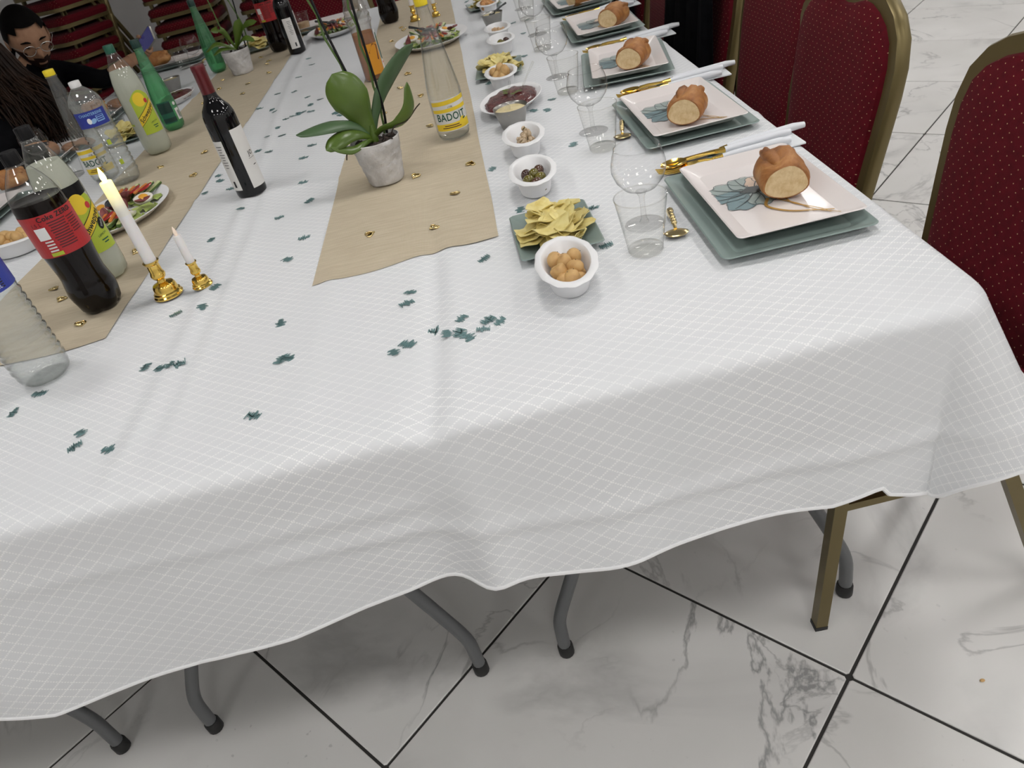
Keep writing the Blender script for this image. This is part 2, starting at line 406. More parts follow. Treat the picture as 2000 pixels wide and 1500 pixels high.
def catmull(pts, n=6):
    P = [Vector(p) for p in pts]; P = [P[0] * 2 - P[1]] + P + [P[-1] * 2 - P[-2]]; out = []
    for i in range(1, len(P) - 2):
        for k in range(n):
            t = k / n; a, b, c, d = P[i - 1:i + 3]
            out.append(.5 * ((2 * b) + (c - a) * t + (2 * a - 5 * b + 4 * c - d) * t * t + (3 * b - a - 3 * c + d) * t ** 3))
    out.append(P[-2]); return out

# ---- lettering: flat glyph outlines turned into mesh, laid flat or round a cylinder
def glyphs(text, size, shear=0.0, bold=0.0, sx=1.0):
    cu = bpy.data.curves.new('lettering', 'FONT'); cu.body = text; cu.size = size; cu.shear = shear; cu.offset = bold
    cu.align_x = 'CENTER'; cu.align_y = 'CENTER'; cu.resolution_u = 3; cu.space_character = 1.06
    ob = bpy.data.objects.new('lettering', cu); C.objects.link(ob)
    dg = bpy.context.evaluated_depsgraph_get(); me = bpy.data.meshes.new_from_object(ob.evaluated_get(dg))
    vs = [(v.co.x * sx, v.co.y) for v in me.vertices]; fs = [tuple(p.vertices) for p in me.polygons]
    bpy.data.objects.remove(ob); bpy.data.curves.remove(cu); bpy.data.meshes.remove(me)
    return vs, fs
def rot2(vs, a, cx=0, cy=0):
    c, s = cos(a), sin(a); return [(x * c - y * s + cx, x * s + y * c + cy) for x, y in vs]
def wrap(parent, name, vs, fs, r, th0, z0, material, off=.0006):
    """2-d shape (metres) wrapped round a vertical cylinder of radius r, centred at angle th0 and height z0"""
    mb = MB().add([((r + off) * cos(th0 + x / r), (r + off) * sin(th0 + x / r), z0 + y) for x, y in vs], fs)
    return O(name, mb, material, parent, smooth=False)
def wtext(parent, text, size, r, th, z, material, rot=0.0, shear=0.0, bold=0.0, sx=1.0, off=.0009):
    vs, fs = glyphs(text, size, shear, bold, sx); return wrap(parent, 'lettering', rot2(vs, rot), fs, r, th, z, material, off)
def patch(parent, name, r, th, z0, z1, width, material, off=.0003, n=16, shape=None):
    vs = []; fs = []
    for i in range(n + 1):
        x = (i / n - .5) * width; a, b = (shape(i / n) if shape else (z0, z1)); vs += [(x, a), (x, b)]
    for i in range(n): fs.append((2 * i, 2 * i + 2, 2 * i + 3, 2 * i + 1))
    return wrap(parent, name, vs, fs, r, th, 0, material, off)
def blob(parent, name, r, th, z, a, b, material, off=.0007, n=20, rot=0):
    vs = [(0, 0)]; fs = []
    for q in (1 / 3, 2 / 3, 1): vs += [(q * a * cos(2 * pi * k / n), q * b * sin(2 * pi * k / n)) for k in range(n)]
    fs = [(0, 1 + k, 1 + (k + 1) % n) for k in range(n)]
    for q in (0, 1): fs += [(1 + q * n + k, 1 + (q + 1) * n + k, 1 + (q + 1) * n + (k + 1) % n, 1 + q * n + (k + 1) % n) for k in range(n)]
    return wrap(parent, name, rot2(vs, rot), fs, r, th, z, material, off)
def tocam(x, y): return atan2(-y, -x)
ORD = ['nearest', 'second nearest', 'third nearest', 'fourth nearest', 'fifth nearest', 'sixth nearest']

# ================================================================== THE ROOM
RX0, RX1, RY0, RY1, RH = -3.9, 4.6, -2.6, 6.7, 2.8
struct(O('floor', MB().box(((RX0 + RX1) / 2, (RY0 + RY1) / 2, -.035), (RX1 - RX0, RY1 - RY0, .064)), 'grout', smooth=False))
FL = bpy.data.objects['floor']
tb = MB().rings([rrect(.600, .600, .004, -.0032, 1), rrect(.600, .600, .004, -.001, 1), rrect(.597, .597, .004, 0, 1)])
tile_me = tb.mesh('tile', False); tile_me.materials.append(MT['tile'])
TH = R(-45.79); P_T = .606
for i in range(-14, 15):
    for j in range(-14, 15):
        u = -.8155 + (i + .5) * P_T; v = .775 + (j + .5) * P_T
        x = u * cos(TH) - v * sin(TH); y = u * sin(TH) + v * cos(TH)
        if RX0 + .1 < x < RX1 - .1 and RY0 + .1 < y < RY1 - .1:
            o = bpy.data.objects.new('tile', tile_me); C.objects.link(o); o.parent = FL; o.location = (x, y, 0); o.rotation_euler = (0, 0, TH)
            o['kind'] = 'structure'
def wall(name, c, d): return struct(O(name, MB().box(c, d), 'wall', smooth=False))
wall('wall_back', ((RX0 + RX1) / 2, RY1 + .05, RH / 2), (RX1 - RX0 + .2, .1, RH))
wall('wall_front', ((RX0 + RX1) / 2, RY0 - .05, RH / 2), (RX1 - RX0 + .2, .1, RH))
wall('wall_left', (RX0 - .05, (RY0 + RY1) / 2, RH / 2), (.1, RY1 - RY0, RH))
wall('wall_right', (RX1 + .05, (RY0 + RY1) / 2, RH / 2), (.1, RY1 - RY0, RH))
struct(O('ceiling', MB().box(((RX0 + RX1) / 2, (RY0 + RY1) / 2, RH + .05), (RX1 - RX0, RY1 - RY0, .1)), 'ceil', smooth=False))
k = 0
for py in (-1.95, -.2, 1.55, 3.3, 5.05):
    for px in (-1.5, .3, 2.1, 3.7):
        if py > 3 and px < .5 and not (px > 0 and py > 5): continue
        p = thing('ceiling_light', 'square white LED panel set into the grey ceiling', 'ceiling light', (px, py, RH), 0, 'LED panels in the ceiling'); k += 1
        fr = MB()
        for s in (-1, 1): fr.box((s * .23, 0, -.01), (.02, .48, .02)); fr.box((0, s * .23, -.01), (.44, .02, .02))
        O('frame', fr, 'panelframe', p, smooth=False)
        O('diffuser', MB().box((0, 0, -.007), (.44, .44, .006)), 'panel', p, smooth=False)

# ================================================================== TABLES AND CLOTH
for i, cx in enumerate((.20, -.53, -1.285)):
    t = thing('folding_table', ('grey-legged folding table under the right half of the cloth', 'grey-legged folding table in the middle under the cloth', 'grey-legged folding table at the left under the cloth')[i], 'table', (cx, 0, 0), 0, 'folding tables under the cloth')
    for k, (ya, yb) in enumerate(((Y0 + .03, 2.57), (2.58, YF - .005))):
        O('tabletop', MB().rings([rrect(.735, yb - ya, .03, T - .055, 4, 0, (ya + yb) / 2), rrect(.735, yb - ya, .03, T - .012, 4, 0, (ya + yb) / 2)]), 'tabletop', t)
        for yy, sg in ((ya + .09, 1), (yb - .115, -1)):
            for s in (-1, 1):
                fx = s * .278
                pth = catmull([(fx, yy, .004), (fx, yy, .06), (fx - s * .006, yy + sg * .002, .115), (fx - s * .04, yy + sg * .008, .20), (fx - s * .10, yy + sg * .02, .34), (fx - s * .16, yy + sg * .04, .50), (fx - s * .17, yy + sg * .05, T - .05)], 5)
                leg = O('leg', MB().tube(pth, .0125, 12), 'grey', t)
                O('rubber_foot', MB().lathe([(.013, 0), (.0155, .003), (.0155, .026), (.0135, .030)], 14, (fx, yy, 0)), 'rubber', leg)
            O('cross_bar', MB().tube([(-.13, yy + sg * .022, .34), (.13, yy + sg * .022, .34)], .011, 10), 'grey', t)

HEM = [(-2.2, .40), (-1.2, .33), (-.98, .345), (-.854, .390), (-.648, .375), (-.464, .366), (-.241, .324), (-.117, .316), (.018, .322), (.202, .322), (.368, .332), (.437, .315), (.49, .34), (.542, .355), (.57, .345), (.62, .30), (.7, .235), (1.2, .22)]
def lerp_tab(tab, x):
    for (a, va), (b, vb) in zip(tab, tab[1:]):
        if a <= x <= b: return va + (vb - va) * (x - a) / (b - a)
    return tab[0][1] if x < tab[0][0] else tab[-1][1]
def g(x, c, w): return exp(-((x - c) / w) ** 2)
def crease(x, c, w=.006): return max(0, 1 - abs(x - c) / w)
def ztop(x, y):
    fade = min(1, max(0, (y - Y0) / .12))
    n = .0016 * sin(5.1 * x + 1.3 * y) * sin(2.7 * y + x) + .0011 * sin(13 * x - 2.1 * y + 1.7) * sin(1.9 * y)
    z = n * fade
    c1 = -.655 + .05 * sin(1.3 * y); z += .0042 * g(x, c1, .014) - .0026 * g(x, c1 - .035, .02)
    c2 = -.59 + .04 * sin(1.1 * y + .5); z += .0036 * g(x, c2, .011) * (1 if y < 1.9 else .3)
    c3 = -.165 + .018 * sin(2.2 * y - 1); z += (-.0065 * g(x, c3, .016) + .003 * g(x, c3 + .035, .018)) * min(1, max(0, (1.55 - y) / .4))
    z += .0026 * g(x, -.345, .015) * (1 if y < 1.3 else 0) + .0018 * g(x, .055, .012) + .0016 * crease(x, .32, .02)
    z *= .25 + .75 * fade
    z += .003 * g(y + .25 * x, 1.70, .016) + .0028 * g(y + .2 * x, 2.42, .02) + .003 * g(y + .15 * x, 3.05, .02) + .002 * g(y - .1 * x, 1.15, .03) * g(x, -.95, .2)
    return z
def drape(d, s, side):
    """outward offset and drop for cloth distance d past the edge; s along the edge"""
    r = .021
    if d < r * 1.57:
        a = d / r; return r * sin(a), r * (1 - cos(a))
    e = d - r * 1.57; out = r; drop = r + e
    k = min(1, e / .25)
    if not side:
        wv = .016 * k * sin(6.3 * s + 1.0) + .008 * k * sin(14 * s + 2.0)
        wv += k * (.022 * g(s, -.135, .035) - .016 * g(s, -.20, .045) + .010 * g(s, .06, .05) - .012 * g(s, .30, .09))
        wv += .006 * crease(e, .155 + .02 * sin(3 * s), .02) * (1 if s > -.45 else 0) + .004 * crease(e, .10 + .03 * s, .02) * (1 if s < -.2 else 0)
        out += wv + .02 * k
    else:
        out += .012 * k * sin(7 * s) + .01 * k + .05 * k * max(0, 1 - (s - Y0) / .35)
    return out, drop
CR = .05
XRT, Y0T = XR, Y0
XR, Y0 = XR - .014, Y0 + .014
def cloth_pt(s, t):
    dx, dy = s - (XR - CR), (Y0 + CR) - t
    gap = .010 * g(s, -.165, .022)
    if dx > 0 and dy > 0:
        r = hypot(dx, dy); ph = atan2(dy, dx); w_ = ph / (pi / 2)
        if r <= CR: return (s, t, T + ztop(s, t))
        d = r - CR
        o1, d1 = drape(d, Y0, True); o2, d2 = drape(d, XR, False)
        out = o1 * (1 - w_) + o2 * w_; dr = d1 * (1 - w_) + d2 * w_
        fl = .50 * sin(pi * (1 - w_)) * (1 - w_) ** .4
        rr = max(0, d - .02); out += rr * sin(fl) * .9; dr -= rr * (1 - cos(fl))
        return (XR - CR + (CR + out) * cos(ph), Y0 + CR - (CR + out) * sin(ph), T + ztop(XR - CR * (1 - cos(ph)), Y0 + CR * (1 - sin(ph))) - dr)
    if s <= XR and t >= Y0:
        return (s, t, T + ztop(s, t) - gap * max(0, 1 - (t - Y0) / .10))
    if t < Y0:
        o, dr = drape(Y0 - t, s, False)
        return (s, Y0 - o, T + ztop(s, Y0) - gap * max(0, 1 - (Y0 - t) / .12) - dr)
    o, dr = drape(s - XR, t, True); return (XR + o, t, T + ztop(XR, t) - dr)
OV = .145
xs = [XL - .26 + i * .012 for i in range(int((XR - XL + .26) / .012) + 1)]
xs = [x for x in xs if x < XR - .004] + [XR - .002] + [XR + OV * (i / 20) for i in range(1, 21)]
ND = 34
ts = []
t_ = Y0
while t_ < 2.2: ts.append(t_); t_ += .010
while t_ < YF + .25: ts.append(t_); t_ += .025
vs, fs, uv = [], [], []
for s in xs:
    H = lerp_tab(HEM, s) - .034 + (.012 if s > .45 else 0)
    for k in range(ND, 0, -1):
        t = Y0 - H * k / ND; vs.append(cloth_pt(s, t)); uv.append((s, t))
    for t in ts:
        vs.append(cloth_pt(s, t)); uv.append((s, t))
nr = ND + len(ts)
def far(v, s, t):   # far end and left side hang down too
    x, y, z = v
    if t > YF: o, dr = drape(t - YF, s, True); y = YF + o; z = z - dr
    if s < XL: o, dr = drape(XL - s, t, True); x = XL - o; z = z - dr
    return (x, y, z)
vs = [far(v, *u) for v, u in zip(vs, uv)]
for i in range(len(xs) - 1):
    for j in range(nr - 1):
        a = i * nr + j; fs.append((a, a + nr, a + nr + 1, a + 1))
me = bpy.data.meshes.new('tablecloth'); me.from_pydata(vs, [], fs); me.update()
me.polygons.foreach_set('use_smooth', [True] * len(me.polygons))
ul = me.uv_layers.new(name='UVMap')
for lp in me.loops: ul.data[lp.index].uv = uv[lp.vertex_index]
cl = tag(O('tablecloth', me, 'cloth'), 'long white damask tablecloth with a woven diamond pattern hanging over the table end', 'tablecloth')
hp = [Vector(vs[i * nr]) for i in range(0, len(xs))] + [Vector(vs[(len(xs) - 1) * nr + j]) for j in range(1, nr, 2)]
O('hem', MB().tube(hp, .0032, 6), mat('hem_white', (.84, .845, .85), .6), cl)

def runner(name, x0, x1, ya, label, jag):
    nx, ny = 36, 170
    vs, fs = [], []
    for i in range(nx + 1):
        x = x0 + (x1 - x0) * i / nx
        yn = ya(i / nx)
        for j in range(ny + 1):
            y = yn + (YF - .02 - yn) * (j / ny) ** 1.4
            xx = x + (.0008 * sin(9 * y + jag) + .0003 * sin(23 * y)) * (abs(i / nx - .5) * 2) ** 3
            vs.append((xx, y, T + ztop(xx, y) + .0022 + .0012 * sin(17 * y + 3 * x) * sin(9 * x + jag)))
    for i in range(nx):
        for j in range(ny):
            a = i * (ny + 1) + j; fs.append((a, a + ny + 1, a + ny + 2, a + 1))
    me = bpy.data.meshes.new(name); me.from_pydata(vs, [], fs); me.update(); me.polygons.foreach_set('use_smooth', [True] * len(me.polygons))
    o = O(name, me, 'runner'); return tag(o, label, 'table runner', 'beige table runners')
runner('table_runner', -.377, -.021, lambda u: 1.236 + .022 * u + .012 * sin(2.8 * u * pi + 2.2) * u * (1 - u) * 3, 'beige burlap table runner under the large orchid pot, ending short of the table end', 1.0)
runner('table_runner', -1.135, -.777, lambda u: 1.20 + .03 * u + .01 * sin(6 * u), 'beige burlap table runner on the left under the soft drink bottles', 2.0)

# ================================================================== BANQUET CHAIRS
def back_outline(ins):
    half = [(.196, 0), (.204, .10), (.216, .22), (.223, .30), (.222, .355), (.208, .405), (.178, .440), (.140, .462), (.105, .474), (.07, .478), (.045, .473), (.02, .466), (0, .464)]
    pts = [(y, z) for y, z in half] + [(-y, z) for y, z in reversed(half[:-1])]
    out = []
    n = len(pts)
    for i, (y, z) in enumerate(pts):
        a = pts[(i - 1) % n]; b = pts[(i + 1) % n]
        ty, tz = b[0] - a[0], b[1] - a[1]; l = hypot(ty, tz)
        out.append((y - tz / l * ins, z + ty / l * ins))
    return out
def make_chair(label, group, loc, rz):
    c = thing('banquet_chair', label, 'chair', loc, rz, group)
    def ring(ins, x): return [(x, y, z) for y, z in back_outline(ins)]
    bx, bz, rake = -.150, .445, R(-8.5)
    O('back_frame', MB().rings([ring(.026, -.014), ring(.0, -.014), ring(-.004, -.008), ring(-.004, .008), ring(.0, .014), ring(.026, .014), ring(.026, -.014)], False, False), 'brass', c, (bx, 0, bz), (0, rake, 0))
    def dome(ins, x): return ring(ins, x)
    O('backrest', MB().rings([dome(.10, -.028), dome(.055, -.026), dome(.03, -.020), dome(.022, -.006), dome(.022, .006), dome(.03, .022), dome(.055, .029), dome(.10, .031)]), 'red', c, (bx, 0, bz), (0, rake, 0))
    seat = MB().rings([rrect(.38, .40, .05, .425, 4, .02), rrect(.41, .43, .06, .435, 4, .02), rrect(.42, .44, .06, .460, 4, .02), rrect(.40, .42, .06, .478, 4, .02), rrect(.33, .35, .06, .488, 4, .02)])
    O('seat', seat, 'red', c)
    O('seat_frame', MB().rings([rrect(.40, .42, .06, .412, 4, .02), rrect(.425, .445, .065, .412, 4, .02), rrect(.425, .445, .065, .434, 4, .02), rrect(.40, .42, .06, .434, 4, .02), rrect(.40, .42, .06, .412, 4, .02)], False, False), 'brass', c)
    for s in (-1, 1):
        f = O('leg', MB().tube([(.165, s * .180, .42), (.19, s * .180, .0)], .0115, sq=True), 'brass', c, smooth=False)
        O('foot_cap', MB().tube([(.1896, s * .180, .010), (.1902, s * .180, .0)], .0122, sq=True), 'rubber', f, smooth=False)
        r = O('leg', MB().tube([(-.06, s * .180, .43), (-.115, s * .180, .30), (-.235, s * .180, .0)], .0115, sq=True), 'brass', c, smooth=False)
        O('foot_cap', MB().tube([(-.231, s * .180, .010), (-.235, s * .180, .0)], .0122, sq=True), 'rubber', r, smooth=False)
        O('side_stretcher', MB().tube([(.171, s * .180, .325), (-.10, s * .180, .335)], .008, sq=True), 'brass', c, smooth=False)
        O('upright', MB().tube([(-.12, s * .175, .42), (-.152, s * .188, .455), (-.16, s * .190, .50)], .012, sq=True), 'brass', c, smooth=False)
    return c
CH = 'red banquet chairs along the right side of the table'
chair0 = make_chair('red banquet chair at the near right corner of the table, cut by the photo edge', CH, (.593, .98, 0), pi)
for yy, xx, rz, lb in ((1.615, .590, pi, 'red banquet chair with its rounded back turned to the second plate setting'), (1.985, .60, pi + .03, 'red banquet chair half hidden behind the fully visible red chair'),
                       (2.50, .60, pi, 'red banquet chair covered by a black coat'), (2.985, .585, pi - .02, 'red banquet chair beyond the black coat'), (3.52, .60, pi, 'red banquet chair at the far right, under a dark draped shape')):
    dup(chair0, None, lb, (xx, yy, 0), rz)
for xx, lb in ((-.80, 'red banquet chair at the far table end, behind the wine and cola bottles'), (-.30, 'red banquet chair at the far end of the table, behind the jug of iced tea')):
    c = dup(chair0, None, lb, (xx, 4.86, 0), -pi / 2); c['group'] = 'red chairs at the far table end'
NUM = ['lowest', 'second', 'third', 'fourth', 'fifth', 'sixth', 'seventh', 'eighth']
for sx_, sy_, rz, n, where in ((-2.62, 5.75, -pi / 2 - .55, 8, 'left stack by the wall, behind the bearded man'), (-1.82, 5.80, -pi / 2 + .05, 6, 'middle stack by the wall, behind the phone'), (-1.22, 5.85, -pi / 2 - .05, 5, 'right stack by the wall, behind the small orchid')):
    for i in range(n):
        c = dup(chair0, None, '%s red chair of the %s' % (NUM[i] if i < n - 1 else 'topmost', where), (sx_ - .012 * i * cos(rz), sy_ - .012 * i * sin(rz), .098 * i), rz)
        c['group'] = 'stacked red chairs'

def coat(name, label, cx, cy, wid, lowf, lowb, seed):
    rs = []; n = 26
    prof = [(-.075, lowf), (-.07, .62), (-.055, .80), (-.035, .93), (0, .965), (.04, .955), (.085, .88), (.13, .70), (.165, .50), (.185, .36), (.19, lowb)]
    outer, inner = [], []
    for j in range(n + 1):
        u = j / n * 2 - 1
        ro, ri = [], []
        for i, (x, z) in enumerate(prof):
            k = abs(i - 4) / 6
            f = (.022 * sin(11 * u + seed + .5 * i) + .012 * sin(23 * u + 2 * seed)) * k
            zz = z + (.03 * sin(5 * u + seed) if i in (0, len(prof) - 1) else 0) - .05 * abs(u) ** 3 * (1 if 2 < i < 7 else 0)
            y = u * wid * (1 + .12 * k)
            ro.append((cx + .17 + x + f + .012 * (1 if x > 0 else -1), cy + y, zz)); ri.append((cx + .17 + x * .9 + f, cy + y * .985, zz))
        rs.append(ro + ri[::-1])
    return tag(O(name, MB().rings(rs), 'blackcloth', ang=80), label, 'coat', 'dark coats on the chairs')
coat('coat', 'black coat draped over a chair back behind the nearer red chairs', .60, 2.50, .20, .52, .20, .4)
coat('coat', 'dark draped shape on the farthest right-hand chair', .60, 3.52, .22, .50, .22, 2.4)  # dark draped shape filling the dark area at the far chair

# ================================================================== PLACE SETTINGS
def tray(name, w, l, h, r, material, parent=None, warp=0.0, base=.72):
    """rectangular card plate: flat base, sloped wall, turned rim, thin underside"""
    def W(pts, k): return [(x, y, z + warp * k * (sin(7 * y) * .5 + cos(9 * x) * .5)) for x, y, z in pts]
    iw, il = w - .045, l - .045
    rs = [W(rrect(.02, .04, .005, .002, 5), 0), W(rrect(iw - .012, il - .012, .012, .002, 5), 0), W(rrect(iw, il, .016, .004, 5), .2), W(rrect(w - .016, l - .016, r, h * .8, 5), .8), W(rrect(w - .004, l - .004, r, h, 5), 1), W(rrect(w, l, r, h - .0015, 5), 1),
          W(rrect(w - .006, l - .006, r, h - .0025, 5), 1), W(rrect(w - .02, l - .02, r, h * .8 - .002, 5), .8), W(rrect(iw + .001, il + .001, .016, .0015, 5), .2), W(rrect(iw - .012, il - .012, .012, 0, 5), 0)]
    return O(name, MB().rings(rs), material, parent, ang=14)
def petal(cx, cy, ang, ln, wd, n=18, ph=0.0, wav=.12):
    pts = []
    for k in range(n):
        a = 2 * pi * k / n; u = .5 - .5 * cos(a); v = sin(a)
        x = u * ln; y = v * wd * (.35 + .65 * u ** .7) * (1 + wav * sin(5 * a + ph))
        x += ln * .05 * sin(7 * a + ph)
        pts.append((cx + x * cos(ang) - y * sin(ang), cy + x * sin(ang) + y * cos(ang)))
    return pts
def flat(pts, z): return MB().add([(x, y, z) for x, y in pts], [tuple(range(len(pts)))])
def strip2(pts, wd, z):
    P = catmull([(x, y, 0) for x, y in pts], 6); vs = []; fs = []
    for i, p in enumerate(P):
        d = (P[min(i + 1, len(P) - 1)] - P[max(i - 1, 0)]).normalized(); q = Vector((-d.y, d.x, 0)) * wd * (1 - .5 * i / len(P))
        vs += [(p.x + q.x, p.y + q.y, z), (p.x - q.x, p.y - q.y, z)]
    for i in range(len(P) - 1): fs.append((2 * i, 2 * i + 1, 2 * i + 3, 2 * i + 2))
    return MB().add(vs, fs)
def make_plate(label):
    p = thing('dinner_plate', label, 'plate', group='printed square-cornered plates')
    b = tray('plate_body', .200, .312, .017, .010, 'plate', p, .0006)
    z = .0026
    fl_ = O('printed_flower', flat(petal(-.012, .018, R(20), .055, .030, ph=1), z), 'petal3', p, smooth=False)
    for k, (a, ln, wd, m_) in enumerate(((R(150), .075, .030, 'petal1'), (R(185), .085, .024, 'petal2'), (R(225), .078, .030, 'petal2'), (R(268), .06, .028, 'petal1'), (R(105), .06, .030, 'petal1'), (R(60), .055, .03, 'petal4'))):
        O('printed_petal', flat(petal(-.008, .020, a, ln, wd, ph=k * 1.7), z + .0001 * (k + 1)), m_, fl_, smooth=False)
        O('printed_outline', strip2(petal(-.008, .020, a, ln, wd, 24, k * 1.7) + petal(-.008, .020, a, ln, wd, 24, k * 1.7)[:1], .0009, z + .0009), 'petaledge', fl_, smooth=False)
        O('printed_vein', strip2([(-.008, .02), (-.008 + ln * .5 * cos(a + .15), .02 + ln * .5 * sin(a + .15)), (-.008 + ln * .95 * cos(a), .02 + ln * .95 * sin(a))], .0012, z + .0009), 'petal3', fl_, smooth=False)
    O('printed_heart', flat(petal(-.035, .022, R(0), .06, .018, ph=2, wav=.3), z + .001), 'petal3', fl_, smooth=False)
    for k, pts in enumerate(([(.0, .0), (.02, -.03), (.025, -.06), (.05, -.095), (.06, -.118)], [(.005, .0), (.012, -.035), (.03, -.065), (.045, -.10), (.072, -.125)], [(-.002, -.022), (-.014, -.05), (.008, -.082), (.042, -.100), (.068, -.112)])):
        O('printed_line', strip2(pts, .0016 if k < 2 else .0028, z + .0011 + .0001 * k), 'printgold', fl_, smooth=False)
    return p
def make_bread(seed):
    rnd = random.Random(seed)
    n, m = 26, 16; L_ = .108; rs = []
    for i in range(m + 1):
        u = i / m; x = u * L_
        if u < .12: k = .90 + .10 * (u / .12)
        else: k = sqrt(max(0.0, 1 - max(0, (u - .45) / .55) ** 2.6)) if u > .45 else 1.0
        k = max(k, .03); row = []
        for j in range(n):
            a = 2 * pi * j / n; y, z = cos(a) * .040, sin(a) * .036
            if z < 0: z *= .72
            top = exp(-((a - pi / 2 - .25) / .30) ** 2); gr = exp(-((a - pi / 2 + .22 - .5 * (u - .5)) / .17) ** 2)
            f = 1 + (.24 * top - .20 * gr) * sin(pi * min(1, u * 1.1 + .06)) + .02 * sin(9 * u + 3 * a + seed) + .012 * sin(21 * u - 5 * a + 2 * seed)
            row.append((x, y * k * f, .026 + z * k * f))
        rs.append(row)
    return rs
def bread(label, loc, rz, seed, sc_=1.0, tilt=0.0, group='bread rolls on the plates'):
    t = thing('bread_roll', label, 'bread roll', loc, rz, group)
    rs = make_bread(seed)
    cr = O('crust', MB().rings(rs, True, True), 'crust', t, rot=(0, tilt, 0), ang=70); cr.scale = (sc_,) * 3
    for nm, c_, r_, mt, ry in (('split_crust', (.056, .013, .0515), (.046, .013, .0125), 'crust', .12), ('split_crust', (.058, -.017, .049), (.042, .012, .0115), 'crust', -.1), ('pale_split', (.050, -.003, .0535), (.044, .009, .0075), 'crumbtop', 0)):
        e = O(nm, MB().ell(c_, r_, 16, 10, Euler((0, .06, ry)).to_matrix(), lambda v, d: v * (1 + .10 * sin(9 * d.x + 4 * d.y + seed))), mt, t, rot=(0, tilt, 0), ang=0); e.scale = (sc_,) * 3
    n = len(rs[0]); c = MB()
    c.add([(-.0008, 0, .028)] + [(-.0008, y * .93, .027 + (z - .027) * .92) for x, y, z in rs[0]], [(0, 1 + (j + 1) % n, 1 + j) for j in range(n)])
    cf = O('cut_face', c, 'crumb', t, rot=(0, tilt, 0), smooth=False); cf.scale = (sc_,) * 3
    return t
def make_tumbler(label):
    prof = [(.0, .0), (.027, .0), (.0285, .002), (.041, .094)]
    t = thing('tumbler', label, 'cup', group='clear plastic tumblers')
    O('cup_wall', MB().lathe([(.0275, .003), (.0285, .004), (.0415, .0945)], 36, cap0=False, cap1=False), 'glass', t)
    O('cup_base', MB().lathe([(.0275, 0), (.0285, .002), (.0283, .006), (.026, .0075)], 36), 'glass', t)
    O('rim', MB().lathe([(.0410, .0935), (.0422, .0938), (.0422, .0952), (.0410, .0955), (.0410, .0935)], 36, cap0=False, cap1=False), 'glass', t)
    return t
def make_wineglass(label):
    t = thing('wine_glass', label, 'wine glass', group='clear balloon wine glasses')
    O('bowl', MB().lathe([(.004, .060), (.014, .062), (.028, .069), (.040, .084), (.0455, .100), (.0450, .112), (.0415, .126), (.0372, .138)], 40, cap0=False, cap1=False), 'wglass', t)
    O('rim', MB().lathe([(.0368, .1372), (.0378, .1374), (.0378, .1388), (.0368, .139), (.0368, .1372)], 40, cap0=False, cap1=False), 'wglass', t)
    O('stem', MB().lathe([(.0085, .004), (.0048, .012), (.0042, .035), (.0048, .052), (.010, .061)], 16), 'wglass', t)
    O('foot', MB().lathe([(.033, 0), (.0335, .001), (.030, .0022), (.010, .004)], 36), 'wglass', t)
    return t
def handle(mb_parent, L0, L1, z):
    return O('handle', MB().tube([(L0, 0, z), (L0 + .02, 0, z + .0005), (L1 - .02, 0, z + .002), (L1, 0, z + .001)], [.0042, .0056, .0062, .0048], 12), 'handle', mb_parent)
def ferrule(p, x, z): return O('gold_collar', MB().tube([(x - .014, 0, z), (x, 0, z), (x + .004, 0, z)], [.0034, .0046, .0050], 10), 'gold', p)
def make_spoon(label):
    t = thing('spoon', label, 'spoon', group='gold cutlery with white handles')
    rs = []
    for i in range(13):
        u = i / 12; x = u * .048; wd = .0165 * sqrt(max(.001, 1 - (2 * u - 1) ** 2)) ** 1.0
        row = []
        for j in range(9):
            v = j / 8 * 2 - 1; row.append((x, v * wd, .0045 - .006 * (1 - v * v) * (1 - (2 * u - 1) ** 2) + .002 * (u)))
        for j in range(8, -1, -1):
            v = j / 8 * 2 - 1; row.append((x, v * wd, .0053 - .006 * (1 - v * v) * (1 - (2 * u - 1) ** 2) + .002 * (u)))
        rs.append(row)
    O('bowl', MB().rings(rs), 'gold', t, ang=80)
    O('neck', MB().tube([(.046, 0, .007), (.065, 0, .0085), (.098, 0, .006)], [.0030, .0022, .0026], 8), 'gold', t)
    ferrule(t, .112, .006); handle(t, .112, .235, .006); return t
def make_fork(label):
    t = thing('fork', label, 'fork', group='gold cutlery with white handles')
    for k in range(4):
        y = (k - 1.5) * .0058
        O('tine', MB().tube([(0, y, .008), (.014, y, .0045), (.030, y, .003), (.044, y * .95, .004)], [.0009, .0014, .0017, .0019], 6), 'gold', t)
    O('head', MB().rings([[(x, -w_, z), (x, w_, z), (x, w_, z + .0016), (x, -w_, z + .0016)] for x, w_, z in ((.042, .0112, .003), (.052, .0108, .0045), (.062, .006, .007), (.074, .0030, .008))]), 'gold', t, ang=60)
    O('neck', MB().tube([(.072, 0, .0088), (.085, 0, .008), (.098, 0, .006)], [.0026, .0022, .0026], 8), 'gold', t)
    ferrule(t, .112, .006); handle(t, .112, .235, .006); return t
def make_knife(label):
    t = thing('knife', label, 'knife', group='gold cutlery with white handles')
    O('blade', MB().rings([[(x, y0, .003), (x, y1, .003), (x, y1, .0045), (x, y0, .0045)] for x, y0, y1 in ((0, -.0045, -.003), (.012, -.0065, .003), (.04, -.0075, .0055), (.085, -.007, .005), (.10, -.004, .003))]), 'gold', t, ang=60)
    ferrule(t, .112, .004); handle(t, .112, .255, .0055); return t
